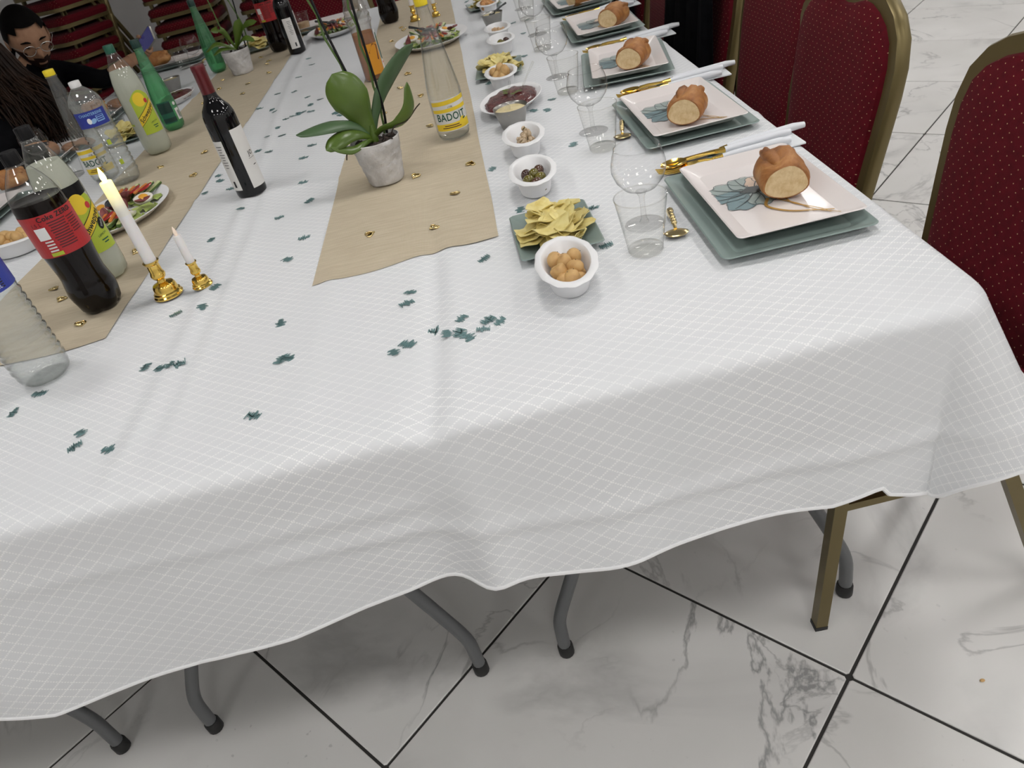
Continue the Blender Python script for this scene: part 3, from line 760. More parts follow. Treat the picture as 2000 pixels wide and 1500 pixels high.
def make_teaspoon(label):
    t = thing('dessert_spoon', label, 'spoon', group='small pale gold dessert spoons')
    O('bowl', MB().ell((0, 0, .004), (.0115, .016, .0045), 16, 8, fn=lambda v, d: Vector((v.x, v.y, v.z if v.z < 0 else v.z * .35))), 'palegold', t)
    mb = MB()
    mb.tube([(.010, 0, .005), (.022, 0, .008), (.030, 0, .008), (.05, .001, .006), (.066, 0, .005)], [.0022, .0030, .0022, .0040, .0052], 8)
    O('handle', mb, 'palegold', t)
    for k, x in enumerate((.020, .028, .037, .047, .057)): O('bead', MB().ell((x, 0, .0085 - .001 * (k > 2)), (.0034, .0042, .0030), 8, 6), 'palegold', t)
    return t
def make_napkin(label):
    t = thing('napkin', label, 'napkin', group='white paper napkins with a teal print')
    O('napkin_sheet', MB().rings([rrect(.24, .075, .003, 0, 2), rrect(.24, .075, .003, .002, 2), rrect(.238, .073, .003, .003, 2)]), 'napkin', t, ang=30)
    for k in range(4): O('printed_leaf', flat(petal(-.06 + .045 * k, .008 * (k % 2), R(35 + 140 * (k % 2)), .034, .012, ph=k), .0032), 'napteal', t, smooth=False)
    return t

NAMES = ['the nearest right-hand seat', 'the second right-hand seat', 'the third right-hand seat', 'the fourth right-hand seat', 'the fifth right-hand seat']
SET = [((.420, 1.130), 0.0, (.432, 1.142)), ((.430, 1.634), R(0.5), (.432, 1.642)), ((.420, 2.140), R(-9), (.425, 2.142)), ((.455, 2.665), R(-2), (.458, 2.668)), ((.460, 3.160), R(0), (.462, 3.16))]
BRD = [(.452, 1.098, R(80), 1.0, 0), (.412, 1.535, R(62), .98, 0), (.410, 2.035, R(58), 1.0, 0), (.462, 2.555, R(48), 1.0, 0), (.420, 3.03, R(20), 1.05, 0)]
TUM = [(.210, 1.069), (.239, 1.563), (.239, 2.032), (.242, 2.57), (.253, 3.10)]
GLS = [(.231, 1.162), (.241, 1.681), (.236, 2.20), (.254, 2.80), (.262, 3.33)]
CUT = [(.300, 1.352, R(2.0)), (.335, 1.868, R(-2)), (.340, 2.372, R(-1)), (.36, 2.89, 0), (.36, 3.40, 0)]
first = {}
def rep(key, maker, label, loc, rz=0.0):
    if key not in first: o = maker(label); first[key] = o
    else: o = dup(first[key], None, label)
    o.location = loc; o.rotation_euler = (0, 0, rz); return o
def make_under(label):
    t = thing('charger_plate', label, 'plate', group='sage green rectangular under-plates')
    tray('plate_body', .238, .345, .013, .014, 'sage', t, .0012)
    return t
for i in range(5):
    (ux, uy), ur, (qx, qy) = SET[i]
    rep('under', make_under, 'sage green rectangular under-plate at ' + NAMES[i], (ux, uy, T + .0035), ur)
    rep('plate', make_plate, 'cream plate printed with a grey-green flower at ' + NAMES[i], (qx, qy, T + .0135), ur + R(.6))
    bx, by, br, bs, bt = BRD[i]
    bread('crusty half bread roll, cut side forward, on the plate at ' + NAMES[i], (bx, by, T + .0172), br, 3 + i * 7, bs, 0)
    rep('tum', make_tumbler, 'clear plastic tumbler set at ' + NAMES[i], (*TUM[i], T + .003))
    rep('gls', make_wineglass, 'clear balloon wine glass set at ' + NAMES[i], (*GLS[i], T + .003))
    cx, cy, cr = CUT[i]
    rep('nap', make_napkin, 'white napkin with teal leaf print under the cutlery at ' + NAMES[i], (cx + .165, cy + .012, T + .003), cr)
    for key, mk, lb, dx_, dy_, dz_, da in (('fork', make_fork, 'fork', .0, -.014, .0065, -1.5), ('spoon', make_spoon, 'spoon', .012, .004, .0095, 1.0), ('knife', make_knife, 'knife', .028, .020, .0075, 2.5)):
        o = rep(key, mk, 'gold ' + lb + ' with a white handle at ' + NAMES[i], (cx + dx_, cy + dy_, T + dz_), cr + R(da)); o.scale = (1.1, 1.25, 1.2)
for i, (x, y, rz) in enumerate(((.268, 1.094, R(82)), (.290, 1.595, R(78)))):
    rep('tsp', make_teaspoon, ('small ornate pale gold spoon lying beside the nearest tumbler', 'small ornate pale gold spoon beside the second tumbler')[i], (x, y, T + .003), rz).scale = (1.25,) * 3

# left side and far end of the table: only glimpses show
LN = ['the left side behind the cola bottle', 'the left side behind the ribbed water bottle', 'the left side in front of the bearded man']
for i, (y, br) in enumerate(((2.20, .35), (2.72, .1), (3.27, -.1))):
    rep('under', make_under, 'sage green under-plate on ' + LN[i], (-1.545, y, T + .0035), pi)
    rep('plate', make_plate, 'cream flower-printed plate on ' + LN[i], (-1.545, y, T + .0135), pi)
    bread('crusty bread roll on the plate on ' + LN[i], (-1.60, y + (.30 if i == 0 else .02), T + (.004 if i == 0 else .017)), br, 40 + i, .9, 0, 'bread rolls on the left side')
rep('gls', make_wineglass, 'clear wine glass standing in front of the seated woman', (-1.475, 2.60, T + .003))
rep('gls', make_wineglass, 'clear wine glass near the far left corner, left of the green bottle', (-1.285, 3.93, T + .003))
rep('tum', make_tumbler, 'clear tumbler behind the yellow-capped bottle on the left', (-1.33, 2.46, T + .003))
rep('tum', make_tumbler, 'clear tumbler between the ribbed bottle and the seated man', (-1.42, 3.12, T + .003))
rep('tum', make_tumbler, 'clear tumbler beside the far wine glass on the left', (-1.375, 4.00, T + .003))
rep('tum', make_tumbler, 'clear tumbler of pale drink behind the far wine bottle', (-.775, 4.14, T + .003))
O('drink', MB().lathe([(.027, .006), (.034, .05)], 24, (-.775, 4.14, T + .003)), 'peanut')
tag(bpy.data.objects['drink'], 'pale drink half filling the tumbler behind the far wine bottle', 'drink')
for i, x in enumerate((-1.48, -.66)):
    rep('under', make_under, 'sage green under-plate at the far table end, ' + ('left corner' if i == 0 else 'behind the food platter'), (x, 4.20, T + .0035), pi / 2)
    rep('plate', make_plate, 'cream flower-printed plate at the far table end, ' + ('left corner' if i == 0 else 'behind the food platter'), (x, 4.20, T + .0135), pi / 2)
bread('brown bread roll on the far left corner plate, below the phone', (-1.60, 4.19, T + .017), .3, 77, 1, 0, 'bread rolls on the left side')
rep('tsp', make_teaspoon, 'small pale gold spoon at the far left corner plate', (-1.30, 4.02, T + .003), 1.2)

# ================================================================== BOTTLES
ZB = T + .0035
def cap(p, material, z0, z1, r=.0152):
    n = 36
    O('cap', MB().lathe([(r * .98, z0), (r, z0 + .001), (r, z1 - .002), (r * .94, z1)], n, rm=lambda a, z: 1 + .018 * (1 if int(a / (2 * pi) * n + .5) % 2 else -1)), material, p, ang=30)
    O('neck_ring', MB().lathe([(r * .95, z0 - .004), (r * 1.12, z0 - .0035), (r * 1.12, z0 - .002), (r * .95, z0 - .0015)], 24), 'pet', p)
def petal_base(depth=.12, n=5, h=.035):
    return lambda a, z: 1 - depth * max(0, 1 - z / h) * max(0, cos(n * a)) ** 2
def cola(label, loc, th, full=.235):
    b = thing('cola_bottle', label, 'bottle', loc, 0, 'cola bottles on the table')
    P = [(.024, 0), (.034, .002), (.041, .012), (.0455, .034), (.0462, .046), (.0440, .062), (.0415, .078), (.0418, .092), (.0440, .118), (.0458, .134), (.0460, .175), (.0460, .214), (.0457, .226), (.0440, .240), (.0395, .256), (.0325, .271), (.0240, .284), (.0170, .294), (.0142, .300)]
    pb = petal_base(.16, 5, .045)
    Q = [(r, z) for r, z in P if z < full]; up = [(r, z) for r, z in P if z >= full]
    k = (full - Q[-1][1]) / (up[0][1] - Q[-1][1]); rf = Q[-1][0] + (up[0][0] - Q[-1][0]) * k
    O('bottle_wall', MB().lathe([(rf, full)] + up, 40, cap0=False, cap1=False), 'pet', b)
    O('cola', MB().lathe(Q + [(rf * .998, full - .0005), (rf * .93, full - .0015)], 40, rm=pb), 'cola', b, ang=60)
    cap(b, 'black', .299, .322, .0158)
    r = .0462
    lb = patch(b, 'paper_label', r, th, .134, .214, r * 2 * pi * .999, 'lblred', n=48)
    wtext(lb, 'Coke ZERO', .0125, r, th + .22, .2065, 'ink', bold=.0003)
    wtext(lb, '1.5L', .010, r, th + .82, .2065, 'ink'); wtext(lb, '1.5 L', .009, r, th - .62, .198, 'ink')
    for k in range(11):
        w_ = .034 - .003 * (k % 3); y = .196 - .0048 * k
        patch(lb, 'print_line', r, th + .14, y, y + .0021, w_, 'maroon', .0006, 8)
        if k < 7: patch(lb, 'print_line', r, th + .78, y - .002, y, .022 - .002 * (k % 2), 'maroon', .0006, 6)
    patch(lb, 'blank_square', r, th - .58, .169, .192, .021, 'inkwhite', .0006, 6)
    for k in range(4): patch(lb, 'print_line', r, th - .50, .163 - .006 * k, .166 - .006 * k, .015, 'lblwhite', .0006, 6)
    patch(lb, 'nutrition_strip', r, th - .46, .136, .143, .022, 'lblgreen', .0006, 6)
    return b
def lemonade(label, loc, th, capm, zero):
    b = thing('lemonade_bottle', label, 'bottle', loc, 0, 'cloudy lemonade bottles')
    P = [(.026, 0), (.036, .003), (.0415, .012), (.0432, .030), (.0438, .07), (.0438, .195), (.0432, .207), (.0405, .228), (.0355, .250), (.0290, .270), (.0220, .287), (.0165, .300), (.0140, .308)]
    pb = petal_base(.10, 5, .03)
    O('bottle_wall', MB().lathe(P, 40, rm=pb, cap1=False), 'pet', b)
    full = .258
    O('lemonade', MB().lathe([(r * .97, max(.001, z)) for r, z in P if z < full] + [(.032, full)], 40, rm=pb), 'lemonade', b, ang=60)
    cap(b, capm, .307, .330, .0152)
    r = .0440
    zt, zb = .205, .066
    lb = patch(b, 'paper_label', r, th, zb, zt - .02, .064, 'lblgreen', n=16, shape=lambda u: (zb, zt - .03 + .022 * sin(pi * u)))
    if zero: patch(lb, 'black_band', r, th, zt - .020, zt + .004, .064, 'black', .0005, 12, shape=lambda u: (zt - .026 + .006 * u, zt + .004))
    blob(lb, 'lemon_slice', r, th - .10, .170, .0185, .021, 'lblyellow', .0006)
    blob(lb, 'lemon_centre', r, th - .10, .170, .0155, .0175, 'lblyellow', .0008)
    blob(lb, 'red_seal', r, th + .30, .162, .006, .007, 'inkred', .0010)
    for kk, (hh, of, mt) in enumerate(((.0160, .0008, 'ink'), (.0140, .0011, 'lblyellow'))):
        patch(lb, 'name_banner', r, th, 0, 0, .064, mt, of, 20, shape=lambda u: (.128 + (u - .5) * .050 - hh * (.75 + .25 * u), .128 + (u - .5) * .050 + hh * (1.0 - .2 * u)))
    wtext(lb, 'Schweppes', .0175, r, th, .127, 'ink', rot=R(37), shear=.25, bold=.0003, sx=.84, off=.0018)
    if zero: blob(lb, 'zero_badge', r, th + .45, .118, .0085, .0125, 'black', .0016, rot=-.4); wtext(lb, 'ZERO', .006, r, th + .45, .118, 'inkwhite', rot=R(60), off=.002)
    wtext(lb, 'LEMON', .0065, r, th + .20, .098, 'inkgreen', rot=R(8))
    for k in range(2): patch(lb, 'print_line', r, th + .22, .086 - .006 * k, .0885 - .006 * k, .018 - .006 * k, 'inkgreen', .0008, 5)
    patch(b, 'back_label_edge', r, th - 1.5, .098, .104, .02, 'lblgreen', .0006, 6)
    return b
def water(label, loc, th, near):
    b = thing('water_bottle', label, 'bottle', loc, 0, 'ribbed water bottles')
    P = [(.030, 0), (.039, .002), (.0425, .008), (.0445, .018)]
    z = .024; nrib = 10
    for k in range(nrib):
        P += [(.0442, z), (.0464, z + .0040), (.0464, z + .0085), (.0442, z + .0118)]; z += .0142
    P += [(.0452, .170), (.0452, .217), (.0458, .226), (.0440, .238), (.0385, .250), (.0300, .261), (.0200, .270), (.0148, .275)]
    O('bottle_wall', MB().lathe(P, 40, rm=petal_base(.06, 6, .012), cap1=False), 'petwater', b, ang=60)
    O('water', MB().lathe([(r * .96, max(.002, z)) for r, z in P if z < .236] + [(.042, .236)], 32), 'lemonwater', b, ang=70)
    cap(b, 'white', .275, .291, .0150)
    r = .0456
    lb = patch(b, 'paper_label', r, th, .173, .216, r * 2 * pi * .62 if near else r * 2.1, 'lblblue', n=36)
    if near:
        patch(lb, 'white_panel', r, th - .1, .192, .207, .060, 'inkwhite', .0006, 12)
        wtext(lb, 'CHANTEREINE', .0095, r, th - .1, .1995, 'inkred', bold=.0002)
        blob(lb, 'white_oval', r, th - .1, .183, .020, .008, 'inkwhite', .0006)
        wtext(lb, 'NATURELLE', .0055, r, th - .1, .183, 'ink'); wtext(lb, '1,5L', .008, r, th + .72, .181, 'inkwhite')
        for k in range(9): patch(lb, 'print_line', r, th + .92, .178 + .004 * k, .180 + .004 * k, .006, 'ink', .0006, 3)
    else:
        wtext(lb, 'CHANTEREINE', .0105, r, th + .05, .207, 'inkblue', bold=.0002, sx=.9)
        blob(lb, 'white_figure', r, th - .18, .190, .006, .008, 'inkwhite', .0007); blob(lb, 'pale_figure', r, th + .06, .188, .009, .006, 'inkblue', .0007, rot=.5)
        patch(lb, 'print_block', r, th + .5, .183, .200, .022, 'inkblue', .0006, 6)
        for k in range(3): patch(lb, 'print_line', r, th + .5, .186 + .005 * k, .189 + .005 * k, .018, 'lblblue', .0009, 6)
        for k in (0, 1): patch(b, 'yellow_mark', r + .001, th + .25 + .1 * k, .118 - .06 * k, .132 - .06 * k, .010, 'lblgreen', .0012, 4)
    return b
def mineral(label, loc, th, dth=0.0):
    b = thing('mineral_water_bottle', label, 'bottle', loc, 0, 'yellow-capped mineral water bottles')
    P = [(.028, 0), (.036, .002), (.0405, .010), (.0420, .022), (.0422, .10), (.0415, .118), (.0390, .140), (.0345, .170), (.0290, .205), (.0235, .240), (.0185, .272), (.0150, .297), (.0140, .309)]
    O('bottle_wall', MB().lathe(P, 40, rm=petal_base(.10, 6, .022), cap1=False), 'pet', b)
    O('water', MB().lathe([(r * .95, max(.004, z)) for r, z in P if z < .25] + [(.0205, .25)], 32), 'lemonwater', b, ang=70)
    cap(b, 'yellow', .308, .324, .0152)
    O('neck_band', MB().lathe([(.0155, .288), (.0150, .304)], 28, cap0=False, cap1=False), 'glass', b)
    r = .0425
    lb = patch(b, 'paper_label', r, th, .026, .104, .098, 'lblwhite', n=24)
    patch(lb, 'yellow_band', r, th, .090, .101, .098, 'lblyellow', .0006, 20, shape=lambda u: (.088 + .006 * u, .098 + .006 * u))
    patch(lb, 'yellow_band', r, th, .072, .079, .098, 'lblyellow', .0006, 20, shape=lambda u: (.0715 + .003 * u, .0795 + .004 * u))
    patch(lb, 'yellow_band', r, th, .028, .046, .098, 'lblyellow', .0006, 20, shape=lambda u: (.028, .044 + .003 * u))
    wtext(lb, 'BADOIT', .0250, r, th + dth - .04, .0598, 'inkgreen', bold=.00035, sx=.80)
    wtext(lb, '1778', .006, r, th + dth, .084, 'ink', off=.0012)
    blob(lb, 'lemon', r, th + .62, .042, .0095, .012, 'lblyellow', .0010); blob(lb, 'lemon_leaf', r, th + .74, .049, .005, .002, 'inkgreen', .0012, rot=.3)
    for k in range(2): patch(lb, 'print_line', r, th + dth - .1, .034 + .005 * k, .036 + .005 * k, .05 - .012 * k, 'maroon', .0009, 10)
    return b
def sparkling(label, loc, th):
    b = thing('green_water_bottle', label, 'bottle', loc, 0, 'green sparkling water bottles')
    P = [(.022, 0), (.031, .003), (.0360, .014), (.0370, .040), (.0370, .085), (.0360, .105), (.0335, .130), (.0295, .160), (.0245, .192), (.0195, .225), (.0155, .252), (.0138, .274)]
    O('bottle_wall', MB().lathe(P, 40, rm=petal_base(.14, 5, .025), cap1=False), 'petgreen', b)
    O('water', MB().lathe([(r * .93, max(.004, z)) for r, z in P if z < .195] + [(.022, .195)], 28), clear('green_lit_water', (.75, .92, .8), (.3, .6, .4), .10, (.2, .5, .3), power=2), b, ang=70)
    cap(b, 'dkgreen', .274, .299, .0155)
    r = .0374
    lb = patch(b, 'paper_label', r, th, .026, .098, .046, 'green', n=12)
    patch(lb, 'dark_band', r, th, .030, .044, .046, 'dkgreen', .0006, 10); patch(lb, 'dark_band', r, th, .060, .094, .046, 'dkgreen', .0006, 10)
    patch(b, 'white_panel', r, th + 1.05, .030, .068, .018, 'lblwhite', .0006, 6)
    for k in range(5): patch(b, 'barcode_bar', r, th + 1.02 + .045 * k, .036, .060, .0009, 'ink', .0009, 1)
    blob(b, 'recycling_mark', r, th + 1.0, .084, .006, .006, 'lblwhite', .0006)
    return b
def wine(label, loc, th, txt, capm='capred'):
    b = thing('wine_bottle', label, 'bottle', loc, 0, 'red wine bottles')
    P = [(.030, 0), (.0365, .002), (.0380, .008), (.0382, .10), (.0384, .188), (.0372, .200), (.0325, .214), (.0235, .226), (.0172, .238), (.0152, .252), (.0148, .30)]
    O('bottle_wall', MB().lathe(P, 40), 'winebottle', b, ang=50)
    O('foil_capsule', MB().lathe([(.0158, .248), (.0160, .2485), (.0157, .298), (.0163, .2995), (.0163, .308), (.0150, .3112)], 32), capm, b, ang=40)
    r = .0386
    fr = patch(b, 'front_label', r, th + 1.0, .020, .165, .062, 'lblwhite', n=18)
    wtext(fr, txt, .015, r, th + .97, .100, 'ink', bold=.0002); patch(fr, 'print_line', r, th + .97, .088, .0888, .022, 'ink', .0009, 4); patch(fr, 'print_line', r, th + .98, .070, .072, .010, 'ink', .0009, 3)
    bk = patch(b, 'back_label', r, th - 1.05, .022, .146, .040, 'lblwhite', n=12)
    for k in range(9): patch(bk, 'print_line', r, th - .92, .132 - .0065 * k, .1335 - .0065 * k, .018 - .004 * (k % 3), 'ink', .0009, 4)
    for k in range(6): patch(bk, 'barcode_bar', r, th - .98 + .028 * k, .030, .046, .0011, 'ink', .0009, 1)
    return b
tc = lambda x, y, d=0.0: tocam(x, y) + d
cola('large cola bottle with a red label and black cap at the left, nearest the camera', (-.832, 1.371, ZB), tc(-.832, 1.371, .05))
lemonade('cloudy lemonade bottle with black cap and black-topped label, behind the near cola', (-.872, 1.525, ZB), tc(-.872, 1.525, .48), 'black', True)
water('clear ribbed water bottle with a blue label, cut by the left photo edge', (-.849, 1.134, ZB), tc(-.849, 1.134, -.35), True)
water('clear ribbed water bottle with a white cap between the lemonade and the candle', (-1.081, 2.246, ZB), tc(-1.081, 2.246, -.1), False)
mineral('clear yellow-capped mineral water bottle at the left, in front of the seated woman', (-1.175, 2.335, ZB), tc(-1.175, 2.335, -.3))
lemonade('cloudy lemonade bottle with a green cap beside the green bottle', (-1.052, 2.498, ZB), tc(-1.052, 2.498, .36), 'green', False)
sparkling('green sparkling water bottle just right of the green-capped lemonade', (-1.076, 2.769, ZB), tc(-1.076, 2.769, -.15))
sparkling('green sparkling water bottle standing left of the small orchid pot', (-1.126, 3.687, ZB), tc(-1.126, 3.687, 2.5))
wine('black wine bottle with dark red foil in the middle of the white cloth', (-.61, 1.849, ZB), tc(-.61, 1.849, -.02), 'JO')
cola('cola bottle with a red label standing left of the far wine bottle', (-.852, 3.81, ZB), tc(-.852, 3.81, -.2), .235)
w2 = wine('black wine bottle with a white back label beside the far cola bottle', (-.747, 3.657, ZB), tc(-.747, 3.657, 1.0), 'JO')
cola('dark cola bottle near the far candles, cut by the top of the photo', (-.314, 3.807, ZB), tc(-.314, 3.807, 2.6), .29)
mineral('clear yellow-capped mineral water bottle with a lemon label on the right runner', (-.079, 1.897, ZB), tc(-.079, 1.897, .10), .0)

# jug of amber drink behind the large orchid
j = thing('iced_tea_jug', 'clear faceted jug of amber drink behind the large orchid', 'jug', (-.334, 2.754, ZB), tc(-.334, 2.754))
sq = lambda a, z: 1 + (.10 * cos(4 * a + pi) if z < .17 else .0)
O('jug_wall', MB().lathe([(.034, 0), (.0385, .004), (.0392, .012), (.0392, .160), (.0400, .178)], 32, rm=sq, cap1=False), 'jug', j)
fac = lambda a, z: 1 + .05 * cos(10 * a + z * 180)
O('faceted_neck', MB().lathe([(.0400, .178), (.0445, .186), (.0400, .196), (.0435, .206), (.0385, .216), (.0400, .226), (.0350, .238), (.0310, .256), (.0255, .275), (.0190, .292)], 30, rm=fac, cap0=False, cap1=False), 'jug', j, ang=8)
O('amber_drink', MB().lathe([(.0335, .004), (.0370, .010), (.0372, .152)], 32, rm=sq), 'juice', j, ang=60)
cap(j, 'yellow', .292, .308, .018)
lbj = patch(j, 'paper_label', .0415, .35, .02, .118, .052, 'lblorange', n=12, off=.0015)
wrap(lbj, 'maroon_diamond', [(-.016, .0), (.002, .026), (.018, .018), (.012, -.030)], [(0, 1, 2, 3)], .0415, .45, .092, 'maroon', .0026)
patch(j, 'side_strip', .0415, 1.15, .02, .155, .010, 'lblwhite', .002, 4); patch(j, 'green_strip', .0415, 1.15, .06, .145, .005, 'green', .0035, 2); blob(j, 'red_dot', .0415, 1.15, .05, .0025, .003, 'inkred', .0035)

# ================================================================== CANDLES
def candle(label, loc, hgt, sc_, lit):
    c = thing('candlestick', label, 'candle', loc, 0, 'LED candles in gold holders'); s = sc_
    O('holder', MB().lathe([(.0285 * s, 0), (.029 * s, .003 * s), (.0265 * s, .006 * s), (.0265 * s, .009 * s), (.0235 * s, .011 * s), (.0225 * s, .022 * s), (.0200 * s, .026 * s), (.0085 * s, .030 * s), (.0075 * s, .036 * s), (.0125 * s, .040 * s), (.0145 * s, .046 * s), (.0135 * s, .050 * s), (.0120 * s, .053 * s), (.0118 * s, .068 * s), (.0150 * s, .072 * s), (.0158 * s, .075 * s), (.0125 * s, .0755 * s)], 36), 'gold', c, ang=35)
    h0 = .066 * s; tip = h0 + hgt
    k = hgt * .62
    O('candle_body', MB().lathe([(.0118 * s, h0), (.0112 * s, h0 + k), ], 28), 'wax', c)
    O('lit_tip' if lit else 'candle_tip', MB().lathe([(.0112 * s, h0 + k), (.0110 * s, tip - .001), (.0100 * s, tip)], 28), 'glow' if lit else 'wax', c)
    O('flame', MB().lathe([(.0035 * s, tip - .001), (.0052 * s, tip + .006 * s), (.0050 * s, tip + .011 * s), (.0030 * s, tip + .019 * s), (.0006 * s, tip + .026 * s)], 16), 'flame' if lit else 'paleflame', c)
    return c
candle('tall white LED candle glowing yellow at the tip in a gold holder', (-.687, 1.349, ZB), .172, 1.0, True)
candle('short unlit white LED candle in a small gold holder beside the tall one', (-.618, 1.354, ZB), .064, .70, False)
candle('small gold candlestick near the far platter, left of the yellow-capped bottle', (-.197, 3.69, ZB), .10, .85, False)
candle('small gold candlestick near the far platter, right of the yellow-capped bottle', (-.100, 3.67, ZB), .08, .7, False)

# ================================================================== ORCHIDS
def leaf(p, pts, wd, material, twist=0.0, side=None, n=14, gut=.25, name='leaf'):
    P = catmull(pts, 5); m = len(P); rs = []
    for i, q in enumerate(P):
        u = i / (m - 1); d = (P[min(i + 1, m - 1)] - P[max(i - 1, 0)]).normalized()
        sd = Vector(side) if side else Vector((1, 0, 0))
        sd = (sd - d * sd.dot(d)).normalized(); nm = d.cross(sd)
        a = twist * u; s2 = sd * cos(a) + nm * sin(a); n2 = d.cross(s2)
        wv = wd * max(.03, (.30 + .70 * min(1, u / .55) ** 1.3) * (1 if u < .62 else sqrt(max(0, 1 - ((u - .62) / .38) ** 2))))
        row = [q + s2 * wv * v + n2 * (gut * wv * v * v) for v in (-1, -.6, -.25, 0, .25, .6, 1)]
        row += [q + s2 * wv * v + n2 * (gut * wv * v * v - .0016) for v in (1, .6, .25, 0, -.25, -.6, -1)]
        rs.append(row)
    return O(name, MB().rings(rs), material, p, ang=70)
def pot(p, r0, r1, h):
    O('wrapped_pot', MB().lathe([(r0 * .96, 0), (r0, .003)] + [(r0 + (r1 - r0) * q / 22, .003 + (h - .006) * q / 22) for q in range(1, 22)] + [(r1, h), (r1 * .965, h + .001), (r1 * .95, h - .012)], 56, rm=lambda a, z: 1 + .010 * sin(2 * a + 260 * z + 2 * sin(3 * a)) + .008 * sin(5 * a - 420 * z) + .006 * sin(13 * a + 150 * z)), 'wrap', p, ang=60)
    O('bark_soil', MB().lathe([(r1 * .95, h - .014), (r1 * .6, h - .009), (.004, h - .006)], 28, rm=lambda a, z: 1 + .03 * sin(9 * a)), 'soil', p)
    for k in range(16):
        a = random.random() * 6.28; rr = r1 * .85 * sqrt(random.random())
        O('bark_chip', MB().box((rr * cos(a), rr * sin(a), h - .006), (.014, .007, .005), Euler((random.random(), random.random(), a)).to_matrix()), 'soil', p, smooth=False)
OX, OY = -.251, 1.700
o1 = thing('orchid_plant', 'large potted orchid with broad green leaves and two bare stems on the right runner', 'orchid', (OX, OY, ZB), 0, 'potted orchids without flowers')
pot(o1, .042, .057, .098)
def w2l(x, y, z): return (x - OX, y - OY, z - ZB)
cr = (0, 0, .100)
leaf(o1, [cr, w2l(-.262, 1.70, .865), w2l(-.270, 1.695, .905), w2l(-.285, 1.70, .945), w2l(-.296, 1.71, .972)], .043, 'leaf', 0, (1, .1, .25))
leaf(o1, [cr, w2l(-.232, 1.715, .870), w2l(-.200, 1.73, .915), w2l(-.155, 1.74, .955), w2l(-.112, 1.745, .985)], .0185, 'leafback', .3, (.75, .3, -.55))
leaf(o1, [cr, w2l(-.225, 1.69, .840), w2l(-.185, 1.685, .845), w2l(-.152, 1.68, .875), w2l(-.143, 1.685, .925)], .0165, 'leaf', .2, (.6, .45, -.6))
leaf(o1, [cr, w2l(-.280, 1.69, .862), w2l(-.320, 1.68, .876), w2l(-.365, 1.67, .880), w2l(-.408, 1.665, .878)], .021, 'leafback', .35, (.1, .85, .5))
leaf(o1, [cr, w2l(-.275, 1.675, .845), w2l(-.305, 1.66, .852), w2l(-.335, 1.65, .846), w2l(-.352, 1.645, .836)], .020, 'leaf', -.2, (.1, .8, .55))
leaf(o1, [(0, 0, .098), w2l(-.270, 1.665, .826), w2l(-.295, 1.65, .824), w2l(-.318, 1.645, .832), w2l(-.340, 1.64, .842)], .0115, 'leaf', 0, (.1, .8, .5))
O('growing_crown', MB().tube([(0, 0, .085), (.002, 0, .110), (.003, 0, .128)], [.010, .0085, .004], 10), 'leaf', o1)
for pts in ([w2l(-.246, 1.72, .82), w2l(-.250, 1.72, .87), w2l(-.283, 1.74, 1.04), w2l(-.300, 1.76, 1.16), w2l(-.31, 1.77, 1.26)], [w2l(-.222, 1.725, .82), w2l(-.213, 1.725, .885), w2l(-.213, 1.73, 1.01), w2l(-.212, 1.735, 1.12), w2l(-.205, 1.74, 1.24)]):
    O('support_stick', MB().tube(catmull(pts, 5), .0028, 8), 'black', o1)
    O('flower_stem', MB().tube([(x - .006 + .004 * sin(3 * i), y + .002, z) for i, (x, y, z) in enumerate([tuple(v) for v in catmull(pts, 3)])], .0026, 8), 'stem', o1)
for pts in ([(.04, -.01, .098), (.055, -.02, .118), (.085, -.01, .122), (.11, 0, .140), (.122, .0, .148)], [(-.05, -.03, .098), (-.062, -.04, .092), (-.068, -.04, .078)], [(.02, -.03, .097), (.03, -.045, .108), (.045, -.035, .098)]):
    O('air_root', MB().tube(catmull(pts, 4), .0014, 6), 'soil', o1)
OX, OY = -.973, 3.500
o2 = thing('orchid_plant', 'small potted orchid in a grey wrapped pot between the green bottle and the far cola', 'orchid', (OX, OY, ZB), 0, 'potted orchids without flowers')
pot(o2, .045, .060, .095)
cr = (.01, 0, .096)
for tip, mid, wd, sd in (((-.830, .905), (-.89, .895), .014, (.4, .5, .6)), ((-1.03, .912), (-.985, .90), .013, (.8, .2, -.3)), ((-1.085, .838), (-1.03, .860), .016, (.1, .8, .5)), ((-.90, .930), (-.925, .88), .020, (.8, .3, -.3)), ((-.868, .835), (-.91, .852), .014, (.2, .8, .4)), ((-1.06, .82), (-1.02, .835), .014, (.1, .8, .5))):
    leaf(o2, [cr, w2l(mid[0], 3.48, mid[1]), w2l(tip[0], 3.47, tip[1])], wd, 'leaf', .2, sd)
for dx in (0, .012):
    pts = [w2l(-.925 + dx, 3.51, .81), w2l(-.915 + dx, 3.51, .90), w2l(-.902 - dx * 2, 3.51, 1.02), w2l(-.91 - dx * 4, 3.52, 1.15)]
    O('support_stick' if dx == 0 else 'flower_stem', MB().tube(catmull(pts, 5), .0028, 8), 'black' if dx == 0 else 'stem', o2)
pts = [w2l(-.985, 3.51, .82), w2l(-.995, 3.51, .90), w2l(-1.005, 3.52, 1.02), w2l(-1.03, 3.53, 1.12)]
O('flower_stem', MB().tube(catmull(pts, 5), .0026, 8), 'stem', o2)

